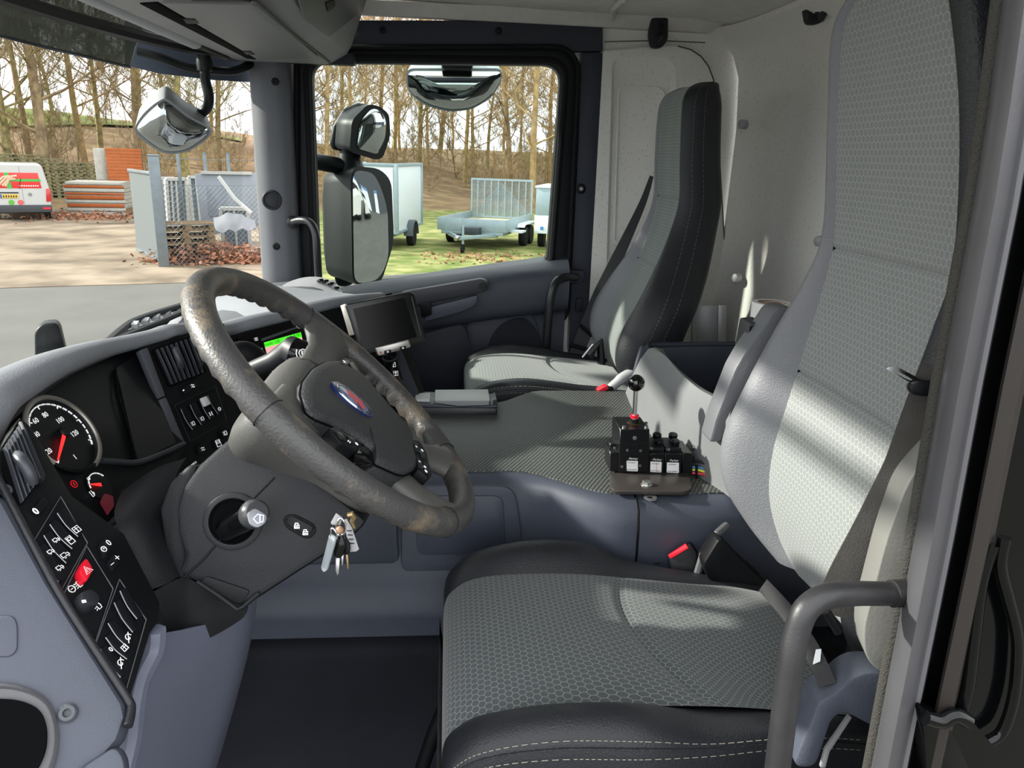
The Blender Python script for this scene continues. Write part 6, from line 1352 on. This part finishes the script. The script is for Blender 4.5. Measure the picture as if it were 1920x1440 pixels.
obj('white_pole', MB().tube([at(410, 331, 15.5), at(440, 372, 15.4), at(472, 400, 15.3)], .035, 8), FR, label='long white pole slanting across the top of the grey door panel', cat_='pole')
tp_ = []
for i in range(7): tp_.append([at(400+i*13, 408-10*math.sin(i*.6)+(i % 2)*3, 15.0), at(402+i*13, 425-8*math.sin(i*.6), 14.9), at(406+i*12, 432+6*(i % 2)-i, 14.85)])
obj('crumpled_sheet', MB().sheet(grid2(tp_, 4, 4), .01), mat('tarp_white', '808286', .7, bump=.6, bscale=12), label='crumpled white plastic sheet draped over the frames behind the fence', cat_='sheet')
# heaps of fallen leaves
def leaves(px0, px1, py, n, sp, hgt, label):
    mb = MB(); a, b = gr(px0, py), gr(px1, py)
    for k in range(n):
        t = rng.random(); q = a.lerp(b, t)+V((rng.gauss(0, sp), rng.gauss(0, sp), 0)); z = GZ+.02+hgt*rng.random()**1.5*math.sin(PI*t)
        u = V((rng.uniform(-1, 1), rng.uniform(-1, 1), rng.uniform(-.5, .5))).normalized()*.06; w = V((rng.uniform(-1, 1), rng.uniform(-1, 1), rng.uniform(-.3, .8))).normalized()*.05
        c = V((q.x, q.y, z)); mb.add([c-u, c+w, c+u, c-w], [(0, 1, 2, 3)])
    obj('fallen_leaves', mb, mat('leaf_brown', '7c4f38', .9, col2='a8765a', vscale=2), label=label, cat_='leaves', kind='stuff', flat=True)
leaves(312, 480, 490, 2600, .35, .45, 'heap of brown fallen leaves at the foot of the wire fence')
leaves(100, 235, 408, 1100, .9, .22, 'brown fallen leaves scattered round the pile of orange panels')
leaves(835, 960, 484, 260, .7, .05, 'fallen leaves scattered on the grass below the trailers')
# ---- trailers on the verge
TG = mat('trailer_galv', '93a3aa', .45, metal=.35, var=.06, vscale=5); TW = mat('trailer_white', 'd0d6d9', .4); PLY = mat('ply_floor', 'b9ab95', .8)
def wheel_(par, x, y, r=.32, w=.18):
    t = obj('wheel', MB().lathe([(r*.95, -w/2), (r, -w/3), (r, w/3), (r*.95, w/2), (r*.62, w/2)], V((x, y, r)), (1, 0, 0), 22), RUBBER, par, local=True)
    h = obj('wheel_rim', MB().lathe([(r*.62, -w/2-.005), (r*.55, -w/2+.03), (r*.2, -w/2), (0, -w/2)], V((x, y, r)), (1, 0, 0), 18), TG, t, local=True); return t
bx_ = thing('box_trailer', (0, 0, 0), 'tall white box trailer half hidden by the door mirror', 'trailer')
obj('box_body', MB().box((0, 1.6, 1.36), (1.72, 3.2, 1.75)), TW, bx_, local=True, bevel=.015)
for x in (-.86, .86):
    for y in (0, 3.2): obj('corner_post', MB().box((x, y, 1.36), (.09, .09, 1.80)), TG, bx_, local=True, bevel=.01)
for z in (.50, 2.24): obj('edge_rail', MB().box((0, 0, z), (1.78, .07, .08)), TG, bx_, local=True, bevel=.008)
for z in (.50, 2.24): obj('edge_rail', MB().box((.86, 1.6, z), (.07, 3.2, .08)), TG, bx_, local=True, bevel=.008)
obj('front_panel', MB().box((.20, -.03, 1.37), (1.16, .03, 1.55)), mat('panel_white', 'd6dadc', .4), bx_, local=True, bevel=.01)
obj('chassis', MB().box((0, 1.6, .43), (1.5, 3.2, .10)), TG, bx_, local=True)
for x in (-.92, .92):
    wheel_(bx_, x, 1.5); obj('mudguard', MB().loft([[V((x+s*.13, 1.5+.42*math.cos(a*PI/8), .32+.42*math.sin(a*PI/8))) for s in (-1, 1)]+[V((x+s*.13, 1.5+.38*math.cos(a*PI/8), .32+.38*math.sin(a*PI/8))) for s in (1, -1)] for a in range(9)]), mat('guard_dark', '4a5258', .6), bx_, local=True)
place(bx_, 686, 470, face_cam(720, 462)-.25)
fb = thing('flatbed_trailer', (0, 0, 0), 'galvanised flatbed trailer with tall mesh ramp on the grass', 'trailer')
BW, BL = 2.0, 3.1
obj('bed_floor', MB().box((0, BL/2, .62), (BW, BL, .04)), PLY, fb, local=True)
for x in (-BW/2, BW/2): obj('side_board', MB().box((x, BL/2, .68), (.04, BL, .34)), TG, fb, local=True, bevel=.006)
obj('front_board', MB().box((0, 0, .68), (BW, .04, .34)), TG, fb, local=True, bevel=.006)
obj('bed_frame', MB().box((0, BL/2, .47), (BW*.9, BL, .12)), TG, fb, local=True, bevel=.006)
rp = obj('ramp_frame', MB().ring([V((-BW/2, BL, .66)), V((BW/2, BL, .66)), V((BW/2, BL, 1.86)), V((-BW/2, BL, 1.86))], [V((-BW/2+.05, BL, .72)), V((BW/2-.05, BL, .72)), V((BW/2-.05, BL, 1.80)), V((-BW/2+.05, BL, 1.80))], (0, .05, 0)), TG, fb, local=True)
for k in range(1, 9): obj('ramp_bar', MB().box((-BW/2+BW*k/9, BL+.02, 1.26), (.035, .03, 1.1)), TG, rp, local=True)
mb = MB()
for k in range(60):
    for s in (1, -1):
        x0 = -BW/2+k*BW/30-(BW if k >= 30 else 0)*0; a, b = V((x0, BL+.03, .72)), V((x0+s*1.08, BL+.03, 1.80))
        def clip(a, b):
            lo, hi = -BW/2+.05, BW/2-.05; t0, t1 = 0, 1; dx = b.x-a.x
            for lim, sg in ((lo, 1), (hi, -1)):
                t = (lim-a.x)/dx
                if sg*dx > 0: t0 = max(t0, t)
                else: t1 = min(t1, t)
            return (a.lerp(b, t0), a.lerp(b, t1)) if t1 > t0 else None
        if s < 0: a, b = V((-x0, BL+.03, .72)), V((-x0-1.08, BL+.03, 1.80))
        c_ = clip(a, b)
        if c_ and (c_[1]-c_[0]).length > .05: mb.tube(list(c_), .012, 3, caps=False)
w_ = obj('ramp_mesh', mb, TG, fb, local=True); w_['kind'] = 'stuff'
for x in (-BW/2-.12, BW/2+.12):
    for y in (1.55, 2.25): wheel_(fb, x, y, .29)
    obj('mudguard', MB().prism([V((x-.13, 1.1, .58)), V((x-.13, 1.25, .68)), V((x-.13, 2.55, .68)), V((x-.13, 2.7, .58)), V((x-.13, 2.55, .64)), V((x-.13, 1.25, .64))], (.26, 0, 0)), TW, fb, local=True)
for x in (-.8, .8): obj('drawbar', MB().beam(V((x*.9, .1, .42)), V((0, -1.15, .42)), .07, .10), TG, fb, local=True, bevel=.006)
obj('coupling', MB().tube([V((0, -1.1, .45)), V((0, -1.3, .45)), V((0, -1.42, .42))], [.05, .06, .05], 10), STEEL, fb, local=True)
jw = obj('jockey_post', MB().tube([V((.05, -.95, .25)), V((.05, -.95, .95))], .035, 10), TG, fb, local=True); obj('jockey_wheel', MB().lathe([(.11, -.03), (.12, 0), (.11, .03), (0, .03)], V((.05, -.97, .12)), (1, 0, 0), 16), RUBBER, jw, local=True)
obj('tool_box', MB().box((.1, -.35, .55), (.5, .3, .2)), mat('box_dark', '2c3238', .5), fb, local=True, bevel=.01)
obj('side_step', MB().box((BW/2+.15, .75, .5), (.35, .5, .05)), TW, fb, local=True)
place(fb, 884, 468, face_cam(884, 468)-.30)
t3 = thing('small_trailer', (0, 0, 0), 'pale blue trailer cut off by the right edge of the window', 'trailer')
obj('lower_body', MB().box((.7, .8, .72), (1.4, 2.4, .5)), TW, t3, local=True, bevel=.015); obj('mesh_sides', MB().box((.7, .8, 1.35), (1.36, 2.36, .75)), TG, t3, local=True, bevel=.01)
obj('top_rail', MB().box((.7, .8, 1.75), (1.42, 2.42, .05)), TW, t3, local=True); obj('logo', MB().box((.22, -.41, .62), (.09, .01, .09)), mat('logo_blue', '3f7fb8', .5), t3, local=True); wheel_(t3, .1, .5, .3)
place(t3, 1004, 466, face_cam(1004, 466)-.15)
# ---- yard behind the truck, seen only in the mirrors
wh = thing('warehouse', (52, 6, GZ), 'dark warehouse with pale shutters seen in the tall door mirror', 'building')
obj('walls', MB().box((0, 0, 3.6), (10, 60, 7.2)), mat('wall_dark', '3a3d44', .7), wh, local=True)
for y in (-14, -8, -2, 4, 10): s_ = obj('shutter', MB().box((-5.03, y, 1.6), (.1, 3.4, 3.2)), mat('shutter_white', 'c9cfd6', .5), wh, local=True); obj('shutter_band', MB().box((-5.1, y, 3.0), (.05, 3.4, .35)), mat('band_blue', '3a6fae', .5), s_, local=True)
for k, y in enumerate((-3, 0, 3, 6)):
    t = thing('parked_van', (31, y, GZ), ('first', 'second', 'third', 'fourth')[k]+' white van parked before the dark warehouse in the mirror', 'van', 'vans in the mirror')
    obj('body', MB().loft([rr([(-.9, .3), (.9, .3), (.95, 1.0), (.8, 2.2), (-.8, 2.2), (-.95, 1.0)], .15, 2.4), rr([(-.9, .3), (.9, .3), (.95, 1.0), (.8, 2.2), (-.8, 2.2), (-.95, 1.0)], .15, -1.2), rr([(-.85, .3), (.85, .3), (.9, .9), (.75, 1.2), (-.75, 1.2), (-.9, .9)], .1, -2.4)]), VW, t, local=True)
    obj('windscreen', MB().prism([V((-.72, -1.45, 1.98)), V((.72, -1.45, 1.98)), V((.78, -2.05, 1.38)), V((-.78, -2.05, 1.38))], (0, -.05, .05)), GBLACK, t, local=True); t.rotation_euler = (0, 0, -PI/2)
    for x in (-.85, .85):
        for yy in (-1.6, 1.5): obj('wheel', MB().lathe([(.32, -.1), (.33, 0), (.32, .1), (0, .1)], V((x, yy, .33)), (1, 0, 0), 16), RUBBER, t, local=True)
